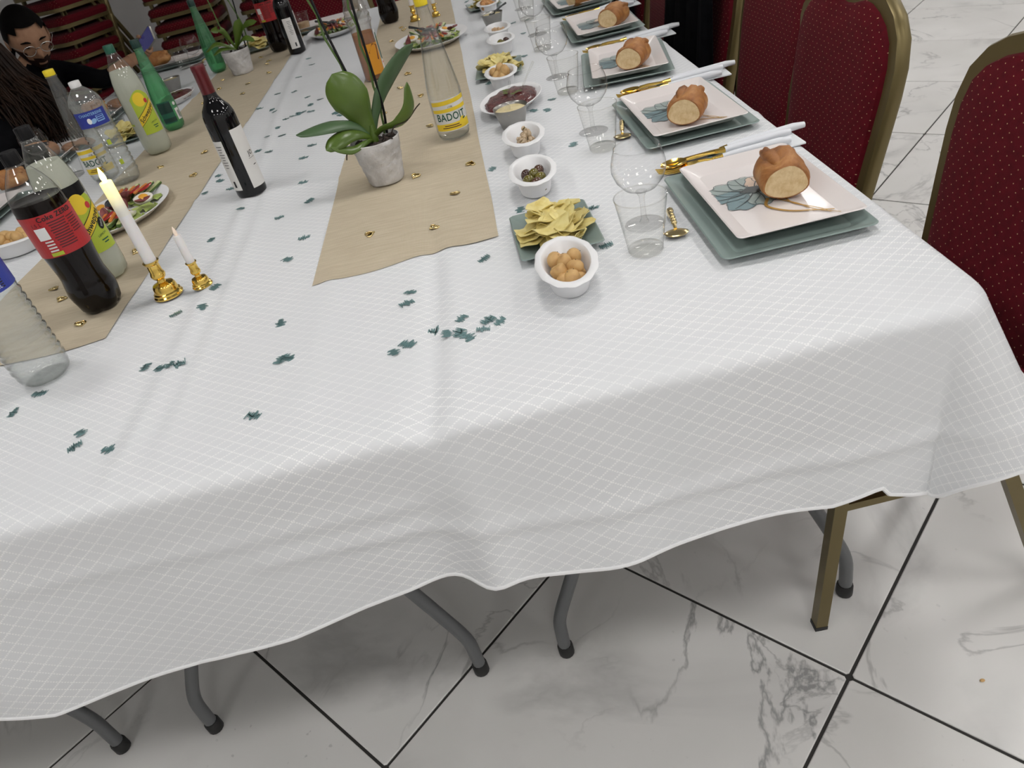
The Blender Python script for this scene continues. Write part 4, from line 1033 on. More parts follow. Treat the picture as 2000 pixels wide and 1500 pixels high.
# ================================================================== BOWLS, DIPS AND SNACKS
def oval(a, b, z, n=48, sc_=0.0, k=12): return [(a * cos(2 * pi * j / n) * (1 + sc_ * cos(k * 2 * pi * j / n)), b * sin(2 * pi * j / n) * (1 + sc_ * cos(k * 2 * pi * j / n)), z) for j in range(n)]
def make_bowl(label):
    t = thing('snack_bowl', label, 'bowl', group='white oval snack bowls')
    rs = [oval(.010, .014, .004), oval(.025, .036, .004), oval(.029, .043, .009), oval(.0345, .064, .036), oval(.0362, .0690, .0430), oval(.0382, .0725, .0452), oval(.0465, .083, .0446, sc_=.014), oval(.0488, .086, .0428, sc_=.016), oval(.0478, .085, .0410, sc_=.016), oval(.0385, .072, .0412), oval(.0325, .050, .011), oval(.030, .043, .0), oval(.010, .014, .0)]
    O('bowl_body', MB().rings(rs), 'foam', t, ang=50); return t
BW = [('nearest white oval bowl, holding golden cracker balls', .075, 1.017), ('white oval bowl of mixed olives', .072, 1.426), ('white oval bowl of pistachios', .080, 1.655), ('white oval bowl of cracker balls behind the dark red salad dish', .081, 2.245), ('white oval bowl with only a few olives', .119, 2.675), ('white oval bowl of pale nuts behind the few olives', .124, 2.866), ('white oval bowl of orange crackers next to the far steel cup', .128, 3.41)]
for lb, x, y in BW: rep('bowl', make_bowl, lb, (x, y, T + .003), 0)
bl = rep('bowl', make_bowl, 'white oval bowl of crackers at the left photo edge, beside the cola', (-1.235, 1.845, T + .003), R(90)); bl.scale = (1.3, 1.2, .9)
MESH = {}
def ball_me(key, r, material, n=12, m=9, fn=None):
    if key not in MESH:
        me = MB().ell((0, 0, 0), r, n, m, fn=fn).mesh(key, True, 0); me.materials.append(MT[material]); MESH[key] = me
    return MESH[key]
def place(name, me, loc, rot, label, cat, group, sc_=1.0):
    o = bpy.data.objects.new(name, me); C.objects.link(o); o.location = loc; o.rotation_euler = rot; o.scale = (sc_,) * 3
    return tag(o, label, cat, group)
def rr(): return (random.random() * 6.28, random.random() * 6.28, random.random() * 6.28)
def egg(v, d): return v * (1 + .12 * d.x) + Vector((0, 0, 0))
ball_me('cracker', (.0155, .0125, .0118), 'cracker', 16, 11, egg)
if 'cube' not in MESH:
    me = MB().rings([rrect(.018, .018, .004, -.010, 3), rrect(.023, .023, .005, -.006, 3), rrect(.023, .023, .005, .006, 3), rrect(.018, .018, .004, .010, 3)]).mesh('cube', True, 0); me.materials.append(MT['cracker']); MESH['cube'] = me
ball_me('olive_green', (.0125, .0105, .0105), 'olivegreen', 14, 9); ball_me('olive_dark', (.0125, .0108, .0108), 'olivedark', 14, 9)
ball_me('nut', (.008, .006, .0055), 'peanut', 10, 7); ball_me('orange', (.011, .008, .008), 'pinkcracker', 10, 7)
def specks(o, n, r):
    for k in range(n):
        a, b = random.random() * 6.28, random.uniform(.1, 1.4); d = Vector((cos(a) * sin(b), sin(a) * sin(b), cos(b)))
        O('pepper_speck', MB().ell((d.x * r[0], d.y * r[1], d.z * r[2]), (.0009, .0009, .0005), 6, 4), 'speck', o)
def fill(cx, cy, kind, pts, z0, label, cat, group, sc_=1.0, name='cracker'):
    for k, (dx, dy, dz) in enumerate(pts):
        key = kind[k % len(kind)]
        o = place(name, MESH[key], (cx + dx, cy + dy, T + .003 + z0 + dz), rr(), label, cat, group, sc_)
        if key == 'cracker' and cy < 1.2: specks(o, 4, (.0155, .0125, .0118))
lay = lambda: [(-.010, -.032, .004), (.012, -.030, .003), (-.013, -.008, .0), (.013, -.006, 0), (-.013, .016, 0), (.013, .017, .003), (0, .034, .006), (.002, -.036, .014), (-.014, -.018, .016), (.012, -.014, .017), (-.002, .006, .018), (.015, .024, .016), (-.015, .026, .017)]
fill(.075, 1.017, ['cracker', 'cracker', 'cracker', 'cube', 'cracker'], lay(), .0185, 'golden speckled cracker in the nearest white bowl', 'cracker', 'crackers in the nearest bowl')
fill(.081, 2.245, ['cracker'], lay() + [(0, -.005, .034), (.01, -.035, .03)], .020, 'golden cracker ball in the bowl behind the red salad', 'cracker', 'crackers in the far bowl', 1.05)
fill(-1.235, 1.845, ['cracker'], [(y, x, z) for x, y, z in lay()], .022, 'pale golden cracker in the left-hand bowl', 'cracker', 'crackers in the left bowl', 1.25)
fill(.072, 1.420, ['olive_dark', 'olive_green', 'olive_dark', 'olive_green', 'olive_green'], [(-.010, -.032, .004), (.012, -.030, .003), (-.014, -.010, .0), (.012, -.008, 0), (-.010, .012, .0), (.013, .014, .001), (0, .034, .004), (.002, -.036, .014), (-.012, -.016, .015), (.013, -.012, .014), (-.013, .020, .013), (.002, .006, .016), (.014, .030, .013)], .016, 'glossy mixed olive in the white bowl behind the crisps', 'olive', 'olives in the near bowl', 1.0, 'olive')
fill(.119, 2.675, ['olive_green', 'olive_green', 'olive_dark'], [(-.012, -.02, 0), (.004, -.01, 0), (.018, .01, .004), (-.004, .014, 0)], .026, 'olive left in the nearly empty white bowl', 'olive', 'olives in the far bowl', 1.0, 'olive')
def make_pistachio():
    t = thing('pistachio', 'pistachio in its split shell in the white bowl', 'pistachio', group='pistachios in the bowl')
    for s in (-1, 1):
        O('shell_half', MB().ell((0, s * .0016, 0), (.0085, .0052, .0056), 10, 6, M=Euler((s * .22, 0, 0)).to_matrix(), fn=lambda v, d, s=s: Vector((v.x * (1 + .1 * d.z), v.y if v.y * s > 0 else v.y * .15, v.z))), 'shell', t)
    O('kernel', MB().ell((.001, 0, .0008), (.0066, .0026, .0046), 8, 6), 'nutgreen', t); return t
pz = None; rnd = random.Random(5)
for k in range(44):
    lay_ = 0 if k < 18 else (1 if k < 34 else 2)
    a = rnd.random() * 6.28; q = sqrt(rnd.random()) * (1 - .25 * lay_)
    dx, dy = .024 * q * cos(a), (.036 + .008 * lay_) * q * sin(a) + .002
    if pz is None: pz = make_pistachio(); o = pz
    else: o = dup(pz)
    o.location = (.080 + dx, 1.655 + dy, T + .0195 + .0085 * lay_ + (.012 if (dx > .005 and dy > .005) else 0)); o.rotation_euler = (rnd.random() * .8, rnd.random() * 6.28, rnd.random() * 6.28)
fill(.124, 2.866, ['nut'], [(rnd.uniform(-.02, .02), rnd.uniform(-.045, .045), rnd.uniform(0, .010)) for k in range(26)], .024, 'pale salted nut in the far white bowl', 'nut', 'nuts in the far bowl', 1.1, 'salted_nut')
fill(.128, 3.41, ['orange'], [(rnd.uniform(-.024, .024), rnd.uniform(-.05, .05), rnd.uniform(0.01, .034)) for k in range(26)], .014, 'small orange cracker in the farthest white bowl', 'cracker', 'orange crackers in the farthest bowl', 1.15)

# crisps on small sage trays
def chip_me(key, sd):
    r_ = random.Random(sd); n = 14; top = [(0, 0, r_.uniform(-.003, .003))]; kx, ky = r_.uniform(2, 9), r_.uniform(-6, 6)
    vs = []
    for ring_ in (.4, .75, 1.0):
        for j in range(n):
            a = 2 * pi * j / n; rad = .031 * ring_ * (1 + .04 * sin(3 * a + sd) + .05 * sin(5 * a + 2 * sd)); x, y = rad * cos(a), rad * .82 * sin(a)
            vs.append((x, y, kx * x * x + ky * y * y + .002 * sin(4 * a + sd) * ring_))
    allv = top + vs; m = len(allv); allv = allv + [(x, y, z - .0013) for x, y, z in allv]
    fs = [(0, 1 + j, 1 + (j + 1) % n) for j in range(n)]
    for q in range(2):
        for j in range(n): a = 1 + q * n; fs.append((a + j, a + n + j, a + n + (j + 1) % n, a + (j + 1) % n))
    fs += [tuple(i + m for i in reversed(f)) for f in fs]
    for j in range(n): a = 1 + 2 * n; fs.append((a + j, a + j + m, a + (j + 1) % n + m, a + (j + 1) % n))
    me = MB().add(allv, fs).mesh(key, True, 50); me.materials.append(MT['chip']); return me
CHIPS = [chip_me('crisp', k) for k in range(5)]
def make_tray(label):
    t = thing('snack_tray', label, 'plate', group='small sage green trays of crisps'); tray('plate_body', .145, .190, .012, .008, 'sage', t, .0005); return t
for lb, x, y, rz, cnt, sd in (('nearest small sage green tray heaped with potato crisps', .079, 1.205, R(1), 46, 1), ('second small sage green tray of crisps, behind the cracker bowl', .085, 2.43, R(-6), 34, 2), ('far small sage green tray of crisps by the steel cup', .116, 3.60, R(4), 26, 3), ('sage green tray of crisps beside the small orchid', -1.005, 4.03, R(2), 22, 4), ('sage green tray of crisps behind the green-capped lemonade', -1.27, 2.80, R(8), 24, 5)):
    rep('tray', make_tray, lb, (x, y, T + .0035), rz)
    rnd = random.Random(sd)
    for k in range(cnt):
        lv = k / cnt; q = sqrt(rnd.random()) * (1 - .22 * lv); a = rnd.random() * 6.28
        place('crisp', CHIPS[rnd.randrange(5)], (x + .054 * q * cos(a), y + .080 * q * sin(a), T + .012 + .034 * lv * (1 - .5 * q) + rnd.random() * .006), (rnd.uniform(-.38, .38), rnd.uniform(-.38, .38), rnd.random() * 6.28), 'potato crisp on the ' + lb.split(' tray')[0].replace('small ', '') + ' tray' + ('' if sd != 5 else ' at left'), 'crisp', 'crisps on tray %s' % 'one two three four five'.split()[sd - 1], rnd.uniform(.85, 1.1))

# steel cups of dip
def make_cup(label):
    t = thing('dip_cup', label, 'cup', group='brushed steel dip cups')
    O('cup_body', MB().lathe([(.010, .002), (.027, .001), (.0285, .002), (.0425, .0500), (.0432, .0520), (.0422, .0515), (.040, .044), (.026, .004), (.008, .004)], 40), 'steel', t, ang=50)
    O('dip', MB().lathe([(.036, .036), (.0395, .043), (.034, .0465), (.020, .0445), (.004, .0475)], 32, rm=lambda a, z: 1 + .03 * sin(4 * a + 200 * z)), 'cream', t, ang=70)
    return t
for lb, x, y in (('steel cup of pale yellow dip in front of the dark red salad dish', .071, 1.852), ('far steel cup of pale dip between white bowls', .124, 3.11), ('steel cup on the left side of the table, behind the green bottle', -1.285, 3.49)):
    rep('cup', make_cup, lb, (x, y, T + .003))
def plastic_fork(label, loc, rz, pitch):
    t = thing('plastic_fork', label, 'fork', loc, rz, 'clear plastic forks'); mb = MB()
    k = O('handle', MB().tube([(0, 0, 0), (.03, 0, .002), (.075, 0, .004)], [.0028, .0022, .0034], 8), 'glass', t, rot=(0, -pitch, 0))
    for q in range(4): O('tine', MB().tube([(-.001, 0, 0), (-.008, (q - 1.5) * .0035, -.001), (-.024, (q - 1.5) * .0040, .001)], .0011, 6), 'glass', t, rot=(0, -pitch, 0))
    return t
plastic_fork('clear plastic fork stuck in the pale dip', (.068, 1.850, T + .062), R(75), R(24))
plastic_fork('clear plastic fork in the dark red salad', (.125, 2.05, T + .045), R(50), R(28))
o = thing('dip_spoon', 'dark plastic spoon in the far steel cup', 'spoon', (.135, 3.11, T + .055), R(30)); O('handle', MB().tube([(0, 0, 0), (.04, 0, .012), (.06, 0, .016)], [.004, .003, .004], 8), 'spoonblack', o); O('bowl', MB().ell((-.012, 0, -.004), (.014, .010, .004), 12, 7), 'spoonblack', o)

# oval dish of dark red salad
def oval_dish(label, loc, rz, a, b):
    t = thing('oval_dish', label, 'dish', loc, rz, 'white oval salad dishes')
    O('dish_body', MB().rings([oval(a * .4, b * .4, .004), oval(a * .62, b * .66, .004), oval(a * .86, b * .88, .020), oval(a * .97, b * .97, .0255), oval(a, b, .0245), oval(a * .97, b * .97, .0225), oval(a * .86, b * .88, .016), oval(a * .60, b * .64, .0), oval(a * .3, b * .3, 0)]), 'foam', t, ang=50)
    rnd = random.Random(3); rs = []
    for k, (f, z) in enumerate(((.80, .012), (.82, .020), (.70, .026), (.45, .030), (.15, .029))):
        rs.append([(x * (1 + .04 * sin(9 * i + k)), y * (1 + .03 * cos(7 * i + k)), z0 + .002 * sin(5 * i + 3 * k)) for i, (x, y, z0) in enumerate(oval(a * f, b * f, z))])
    O('salad', MB().rings(rs), 'beet', t, ang=80)['kind'] = 'stuff'
    for k in range(5): O('herb_leaf', flat(petal(rnd.uniform(-.02, .03), rnd.uniform(-.03, .03), rnd.random() * 6, .022, .008, ph=k), .0335 + .0005 * k), 'herb', t, smooth=False)
    return t
oval_dish('white oval dish of dark red salad with a green garnish', (.085, 2.030, T + .003), R(-18), .083, .125)
oval_dish('white oval dish of dark salad on the left behind the green bottle', (-1.20, 3.24, T + .003), R(-10), .07, .11)

# crudite platters
CUKE = MB().rings([[(x, .006 * cos(a) if sin(a) < .3 else .004 * cos(a), .006 * sin(a) if sin(a) < .3 else .002) for a in [2 * pi * j / 10 for j in range(10)]] for x in (-.036, -.034, 0, .034, .036)]).mesh('cucumber_stick', True, 30); CUKE.materials.append(MT['cukeskin'])
CUKEF = MB().box((0, 0, .0028), (.071, .0085, .0016)).mesh('cucumber_flesh', False); CUKEF.materials.append(MT['cuke'])
STICK = MB().rings([rrect(.060, .006, .0015, -.003, 1), rrect(.062, .008, .0015, 0, 1), rrect(.060, .006, .0015, .003, 1)]).mesh('carrot_stick', True, 30); STICK.materials.append(MT['carrot'])
PEP = MB().rings([[(x, .008 * cos(a) * k, .004 * sin(a) * k + 8 * x * x * .3) for a in [2 * pi * j / 8 for j in range(8)]] for x, k in ((-.03, .3), (-.022, .8), (0, 1), (.022, .8), (.03, .3))]).mesh('pepper_strip', True, 60); PEP.materials.append(MT['pepper'])
SAL = MB().rings([[(rad * cos(a), rad * sin(a) * .9, z + .004 * sin(2 * a)) for a in [2 * pi * j / 16 for j in range(16)]] for rad, z in ((.004, .0), (.021, .0), (.022, .001), (.021, .002), (.004, .002))]).mesh('cured_meat', True, 60); SAL.materials.append(MT['salami'])
LET = None
def platter(where, cx, cy, rz, a, b, spoon=True):
    t = thing('serving_platter', 'white oval platter of raw vegetables, eggs and cured meat ' + where, 'platter', (cx, cy, T + .0035), rz, 'vegetable platters')
    O('platter_body', MB().rings([oval(a * .4, b * .4, .006), oval(a * .70, b * .72, .006), oval(a * .97, b * .97, .0225), oval(a, b, .022), oval(a * .97, b * .97, .0195), oval(a * .70, b * .72, .001), oval(a * .4, b * .4, .0)]), 'foam', t, ang=50)
    def loc(x, y, z): return (cx + x * cos(rz) - y * sin(rz), cy + x * sin(rz) + y * cos(rz), T + .0035 + z)
    grp = 'platter food ' + where; rnd = random.Random(int(cx * 1000))
    def put(name, me, x, y, z, rot, lb, cat): return place(name, me, loc(x, y, z), (rot[0], rot[1], rot[2] + rz), lb + ' on the platter ' + where, cat, grp)
    le = MB()
    for k in range(9):
        aa = 2 * pi * k / 9; le.add(*(lambda P: (P, [tuple(range(len(P)))]))([loc(x, y, .0145 + .004 * sin(3 * i + k)) for i, (x, y) in enumerate(petal(a * .25 * cos(aa), b * .25 * sin(aa), aa, b * .5 if abs(sin(aa)) > .5 else a * .55, .03, 18, k, .3))]))
    tag(O('lettuce', le, 'lettuce', smooth=False), 'pale green lettuce leaves lining the platter ' + where, 'lettuce', grp)
    for k in range(7):
        for e in (1, -1):
            o = put('cucumber_stick', CUKE, (k - 3) * .020 * a / .15, e * b * .66, .024 + .004 * (k % 2), (rnd.uniform(-.3, .3), -e * .14, R(90) + (k - 3) * -.13 * e), 'green cucumber stick', 'cucumber')
            c = bpy.data.objects.new('flesh', CUKEF); C.objects.link(c); c.parent = o
    for k in range(3):
        for e in (1, -1):
            put('carrot_stick', STICK, (k - 1) * .036 * a / .15, e * b * .56, .036, (0, 0, R(90) + (k - 1) * -.2 * e), 'orange carrot stick', 'carrot')
            put('pepper_strip', PEP, (k - 1) * .036 * a / .15 + .016, e * b * .53, .037, (0, 0, R(90) + (k - 1) * -.2 * e), 'red pepper strip', 'pepper')
    for k, (x, y) in enumerate(((-.5, .18), (.42, .25), (-.3, -.3), (.35, -.32))):
        eg = thing('egg_half', 'boiled egg half on the platter ' + where, 'egg', loc(x * a, y * b, .024), rz + k, grp)
        O('egg_white', MB().ell((0, 0, .004), (.027, .020, .016), 16, 10, fn=lambda v, d: Vector((v.x, v.y, v.z if v.z < 0 else v.z * .12))), 'eggwhite', eg, rot=(R(20), 0, 0))
        O('yolk', MB().ell((.001, 0, .0065), (.0125, .0115, .003), 14, 6), 'yolk', eg, rot=(R(20), 0, 0))
    for k, (x, y) in enumerate(((-.1, .05), (.1, -.05), (-.62, -.05), (.62, -.05), (0, .35), (.02, -.38))):
        put('cured_meat', SAL, x * a, y * b, .032 + .003 * (k % 2), (R(15 + 50 * (k % 3)), R(10), k), 'folded slice of cured meat', 'meat')
    if spoon:
        s = thing('serving_spoon', 'dark grey serving spoon resting on the platter ' + where, 'spoon', loc(-.01, .01, .046), rz + R(-60), 'serving spoons')
        O('bowl', MB().ell((.02, 0, 0), (.034, .022, .008), 18, 10, fn=lambda v, d: Vector((v.x, v.y, v.z if v.z > 0 else v.z * .3))), 'spoonblack', s)
        O('handle', MB().tube([(-.012, 0, .001), (-.05, 0, .004), (-.12, 0, .008)], [.006, .004, .006], 8), 'spoonblack', s)
platter('on the right runner', -.125, 3.12, R(4), .145, .185)
platter('behind the tall candle', -.975, 1.905, R(-4), .125, .165)
platter('at the far end', -.60, 3.92, R(10), .13, .16)

# ================================================================== CONFETTI
TEAL = [(-0.441, 1.692), (-0.618, 1.741), (-0.505, 1.63), (-0.662, 1.598), (-0.426, 1.477), (-0.448, 1.386), (-0.59, 1.336), (-0.42, 1.124), (-0.399, 1.001), (-0.388, 1.002), (-0.188, 1.121), (-0.194, 1.086), (-0.054, 1.181), (-0.147, 0.988), (-0.104, 0.992), (-0.063, 0.972), (-0.045, 0.96), (-0.072, 0.949), (-0.127, 0.96), (-0.11, 0.951), (-0.097, 0.938), (-0.191, 0.958), (-0.212, 0.943), (-0.419, 0.864), (-0.651, 1.264), (-0.595, 1.257), (-0.656, 1.086), (-0.624, 1.07), (-0.604, 1.066), (-0.59, 1.065), (-0.838, 1.073), (-0.865, 1.033), (-0.707, 0.927), (-0.703, 0.893), (-0.642, 0.87), (-0.754, 2.068), (-0.738, 2.018), (-0.689, 1.929), (-0.763, 1.944), (-0.475, 1.828), (-0.504, 2.042), (-0.492, 2.143), (-0.612, 2.333), (-0.661, 2.351), (-0.642, 2.426), (-0.628, 2.181), (-0.67, 2.23), (-0.559, 2.625), (-0.53, 2.67), (-0.584, 2.746), (-0.653, 2.88), (-0.725, 2.926), (-0.668, 3.111), (-0.763, 2.753), (-0.708, 2.699), (-0.69, 2.658), (-0.637, 3.297), (-0.672, 3.449), (-0.629, 2.516), (-0.606, 2.526), (-0.586, 2.532), (-0.572, 2.544), (-0.543, 2.525), (-0.45, 2.427), (-0.433, 2.39), (0.133, 1.952), (0.167, 1.927), (0.19, 2.009), (0.186, 1.634), (-0.006, 1.61), (0.161, 1.281), (0.03, 1.353), (0.154, 1.118), (0.176, 2.552), (0.213, 2.891), (0.198, 3.115), (0.254, 3.104), (0.05, 3.837), (0.043, 2.322)]
GOLD = [(-0.276, 1.401), (-0.143, 1.367), (-0.094, 1.512), (-0.183, 1.678), (-0.051, 1.669), (-0.144, 2.042), (-0.285, 2.276), (-0.171, 2.373), (-0.217, 2.695), (-0.239, 2.523), (-0.848, 1.629), (-1.005, 1.527), (-0.96, 1.459), (-0.857, 1.31), (-0.991, 2.295), (-0.86, 2.338), (-0.837, 2.116), (-0.889, 3.071), (-0.9, 3.233), (-1.059, 3.45), (-0.943, 3.759), (-0.878, 3.615), (-0.874, 3.55), (-0.831, 3.345), (-1.036, 3.281), (-1.051, 3.077), (-0.262, 3.6), (-0.249, 3.536), (-0.296, 3.341), (-0.101, 3.994)]
def scribble(sd):
    r_ = random.Random(sd); mb = MB(); x = -.0105
    pts = []
    for k in range(7):
        pts.append((x, r_.uniform(-.005, -.002))); pts.append((x + .0012, r_.uniform(.002, .0055))); x += r_.uniform(.0027, .0038)
    for A in (pts, [(-.009, r_.uniform(-.002, .002)), (0, r_.uniform(-.003, .003)), (.009, r_.uniform(-.002, .003))], [(r_.uniform(-.004, 0), -.006), (r_.uniform(0, .004), .006)]):
        P = catmull([(a, b, 0) for a, b in A], 3); vs = []; fs = []
        for i, p in enumerate(P):
            d = (P[min(i + 1, len(P) - 1)] - P[max(i - 1, 0)]).normalized(); q = Vector((-d.y, d.x, 0)) * .00065
            vs += [(p.x + q.x, p.y + q.y, .0006), (p.x - q.x, p.y - q.y, .0006), (p.x - q.x, p.y - q.y, 0), (p.x + q.x, p.y + q.y, 0)]
        for i in range(len(P) - 1):
            for e in range(4): a = 4 * i; fs.append((a + e, a + (e + 1) % 4, a + 4 + (e + 1) % 4, a + 4 + e))
        mb.add(vs, fs)
    me = mb.mesh('script_confetti', False); me.materials.append(MT['teal']); return me
SCR = [scribble(k) for k in range(6)]
rnd = random.Random(9)
for k, (x, y) in enumerate(TEAL):
    if y < 1.0: lb, gp = 'teal foil script confetti scattered near the front edge of the table', 'teal confetti at the front'
    elif x > -.03: lb, gp = 'teal foil script confetti lying among the snack bowls', 'teal confetti among the bowls'
    elif y < 1.75: lb, gp = 'teal foil script confetti on the white cloth between candle and orchid', 'teal confetti near the orchid'
    else: lb, gp = 'teal foil script confetti on the white cloth between the two runners', 'teal confetti between the runners'
    place('script_confetti', SCR[k % 6], (x, y, T + ztop(x, y) + .0012), (rnd.uniform(-.12, .12), rnd.uniform(-.12, .12), rnd.random() * 6.28), lb, 'confetti', gp, rnd.uniform(.95, 1.2)).scale.y *= 1.7
def heart_me():
    rs = []; n = 26
    def hp(k, f): t_ = 2 * pi * k / n; return (f * .00052 * 16 * sin(t_) ** 3, f * .00052 * (13 * cos(t_) - 5 * cos(2 * t_) - 2 * cos(3 * t_) - cos(4 * t_)))
    for f, z in ((.95, 0), (1.0, .0008), (.92, .0022), (.80, .0026), (.72, .0022), (.70, .0008)):
        rs.append([(*hp(k, f), z) for k in range(n)])
    me = MB().rings(rs, True, False).mesh('heart_confetti', True, 0); me.materials.append(MT['palegold']); return me
HM = heart_me()
for k, (x, y) in enumerate(GOLD):
    lb, gp = ('pale gold heart on the right beige runner', 'gold hearts on the right runner') if x > -.5 else ('pale gold heart on the left beige runner', 'gold hearts on the left runner')
    place('gold_heart', HM, (x, y, T + ztop(x, y) + .0035), (rnd.uniform(-.2, .2), rnd.uniform(-.2, .2), rnd.random() * 6.28), lb, 'confetti', gp, rnd.uniform(1.3, 1.6))

# ================================================================== PEOPLE
def skin_mesh(joints, edges, root):
    names = list(joints); me = bpy.data.meshes.new('body')
    me.from_pydata([joints[n][0] for n in names], [(names.index(a), names.index(b)) for a, b in edges], []); me.update()
    ob = bpy.data.objects.new('body', me); C.objects.link(ob)
    ob.modifiers.new('skin', 'SKIN')
    for i, n in enumerate(names):
        sv = me.skin_vertices[0].data[i]; r = joints[n][1]; sv.radius = (r, r) if not isinstance(r, tuple) else r
        sv.use_root = n == root
    ob.modifiers.new('sub', 'SUBSURF').levels = 2
    dg = bpy.context.evaluated_depsgraph_get(); out = bpy.data.meshes.new_from_object(ob.evaluated_get(dg))
    vs = [tuple(v.co) for v in out.vertices]; fs = [tuple(p.vertices) for p in out.polygons]
    bpy.data.objects.remove(ob); bpy.data.meshes.remove(me); bpy.data.meshes.remove(out)
    return vs, fs
def head_fn(v, d):
    e = lambda x, c, w_: exp(-((x - c) / w_) ** 2)
    x, y, z = v
    if d.z < 0: y *= 1 + .30 * d.z; x += .010 * e(d.z, -.85, .35) * max(0, d.x + .4)
    f = max(0, d.x)
    x += f * (.032 * e(d.y, 0, .14) * e(d.z, -.15, .15) + .010 * e(d.y, 0, .10) * e(d.z, .05, .2) - .011 * e(abs(d.y), .36, .16) * e(d.z, .08, .12) + .005 * e(d.z, .30, .10) + .006 * e(d.y, 0, .28) * e(d.z, -.52, .09) + .007 * e(d.y, 0, .3) * e(d.z, -.82, .16))
    x -= .012 * max(0, -d.x) * max(0, -d.z)
    return Vector((x, y, z))
def dir_filter(r, keep, M, c, n=36, m=26):
    mb = MB().ell((0, 0, 0), r, n, m)
    fs = []
    for f in mb.f:
        k = Vector((0, 0, 0))
        for i in f: k += Vector((mb.v[i][0] / r[0], mb.v[i][1] / r[1], mb.v[i][2] / r[2]))
        if keep(k / len(f)): fs.append(f)
    return MB().add([M @ Vector(v) + Vector(c) for v in mb.v], fs)
def finger(mb, pts, r=.0085): mb.tube(catmull(pts, 4), [r * (1.05 - .35 * i / (4 * (len(pts) - 1))) for i in range(4 * (len(pts) - 1) + 1)], 8)
def person(name_label, J, E, root, hc, hyaw, hpitch, skinfn, extra=None):
    p = thing('person', name_label, 'person', (J[root][0][0], J[root][0][1], 0))
    org = Vector((J[root][0][0], J[root][0][1], 0))
    vs, fs = skin_mesh(J, E, root)
    mb = MB().add(vs, fs); nb = len(mb.f)
    M = (Euler((0, 0, hyaw)).to_matrix() @ Euler((0, hpitch, 0)).to_matrix())
    mb.ell(hc, (.098, .077, .120), 40, 30, M, head_fn); nh = len(mb.f)
    for s in (-1, 1): mb.ell(Vector(hc) + M @ Vector((-.008, s * .080, -.008)), (.014, .008, .030), 10, 8, M)
    if extra: extra(mb)
    mb.v = [tuple(Vector(v) - org) for v in mb.v]
    me = mb.mesh('body', True, 0); me.materials.append(MT['blackcloth']); me.materials.append(MT['skin']); me.materials.append(MT['beard'])
    for i, pl in enumerate(me.polygons):
        c = pl.center + org
        if i >= nb:
            pl.material_index = 1
            if i < nh:
                q = M.transposed() @ (c - Vector(hc)); d = Vector((q.x / .098, q.y / .077, q.z / .12))
                if skinfn(None, d): pl.material_index = 2
        elif skinfn(c, None): pl.material_index = 1
    O('body', me, None, p)
    return p, M, org
# bearded man looking at his phone
HC = Vector((-1.752, 3.470, 1.055)); HY, HP = R(-54), R(27)
J = {'pelvis': ((-2.04, 3.55, .52), .135), 'spine': ((-1.98, 3.55, .70), .14), 'chest': ((-1.90, 3.545, .84), (.15, .13)), 'neck': ((-1.82, 3.505, .945), .055), 'neck2': ((-1.785, 3.49, .99), .05),
     'shl': ((-1.84, 3.72, .885), .062), 'ell': ((-1.63, 3.69, .800), .044), 'wrl': ((-1.505, 3.755, .850), .026), 'shr': ((-1.85, 3.37, .875), .062), 'elr': ((-1.69, 3.24, .785), .046), 'wrr': ((-1.54, 3.36, .762), .027),
     'hl': ((-1.95, 3.66, .50), .09), 'kl': ((-1.56, 3.66, .50), .065), 'al': ((-1.56, 3.66, .09), .042), 'tl': ((-1.44, 3.67, .045), .036), 'hr': ((-1.95, 3.44, .50), .09), 'kr': ((-1.56, 3.44, .50), .065), 'ar': ((-1.56, 3.44, .09), .042), 'tr': ((-1.44, 3.43, .045), .036)}
E_ = [('pelvis', 'spine'), ('spine', 'chest'), ('chest', 'neck'), ('neck', 'neck2'), ('chest', 'shl'), ('shl', 'ell'), ('ell', 'wrl'), ('chest', 'shr'), ('shr', 'elr'), ('elr', 'wrr'), ('pelvis', 'hl'), ('hl', 'kl'), ('kl', 'al'), ('al', 'tl'), ('pelvis', 'hr'), ('hr', 'kr'), ('kr', 'ar'), ('ar', 'tr')]
pn = Vector((-.61, -.70, .37)).normalized(); pu = Vector((.73, -.415, .425)); pu = (pu - pn * pu.dot(pn)).normalized(); pv = pu.cross(pn)
PC = Vector((-1.452, 3.822, .885))
def pf(a, b, c): return tuple(PC + pv * a + pu * b + pn * c)
def hands(mb):
    mb.ell(PC - pu * .035 - pn * .024, (.040, .030, .018), 14, 10, Matrix((pu, pv, pn)).transposed())
    mb.tube([(-1.515, 3.75, .846), tuple(PC - pu * .075 - pn * .03), tuple(PC - pu * .045 - pn * .024)], [.025, .026, .026], 12)
    for k in range(4): finger(mb, [pf(-.005, -.045 + .019 * k, -.022), pf(.028, -.040 + .019 * k, -.020), pf(.045, -.036 + .019 * k, -.004), pf(.036, -.034 + .018 * k, .010)], .0088 - .0006 * abs(k - 2))
    finger(mb, [pf(-.015, -.055, -.020), pf(-.040, -.035, -.010), pf(-.046, -.008, .006), pf(-.030, .016, .012)], .0100)
    mb.ell((-1.505, 3.385, .752), (.042, .036, .015), 14, 9)                       # other hand resting on the cloth
    for k in range(4): finger(mb, [(-1.49, 3.37 + .018 * k, .752), (-1.462, 3.382 + .018 * k, .758), (-1.437, 3.392 + .017 * k, .750), (-1.424, 3.397 + .016 * k, .738)], .0085)
    finger(mb, [(-1.515, 3.36, .750), (-1.49, 3.335, .748), (-1.462, 3.335, .742)], .0095)
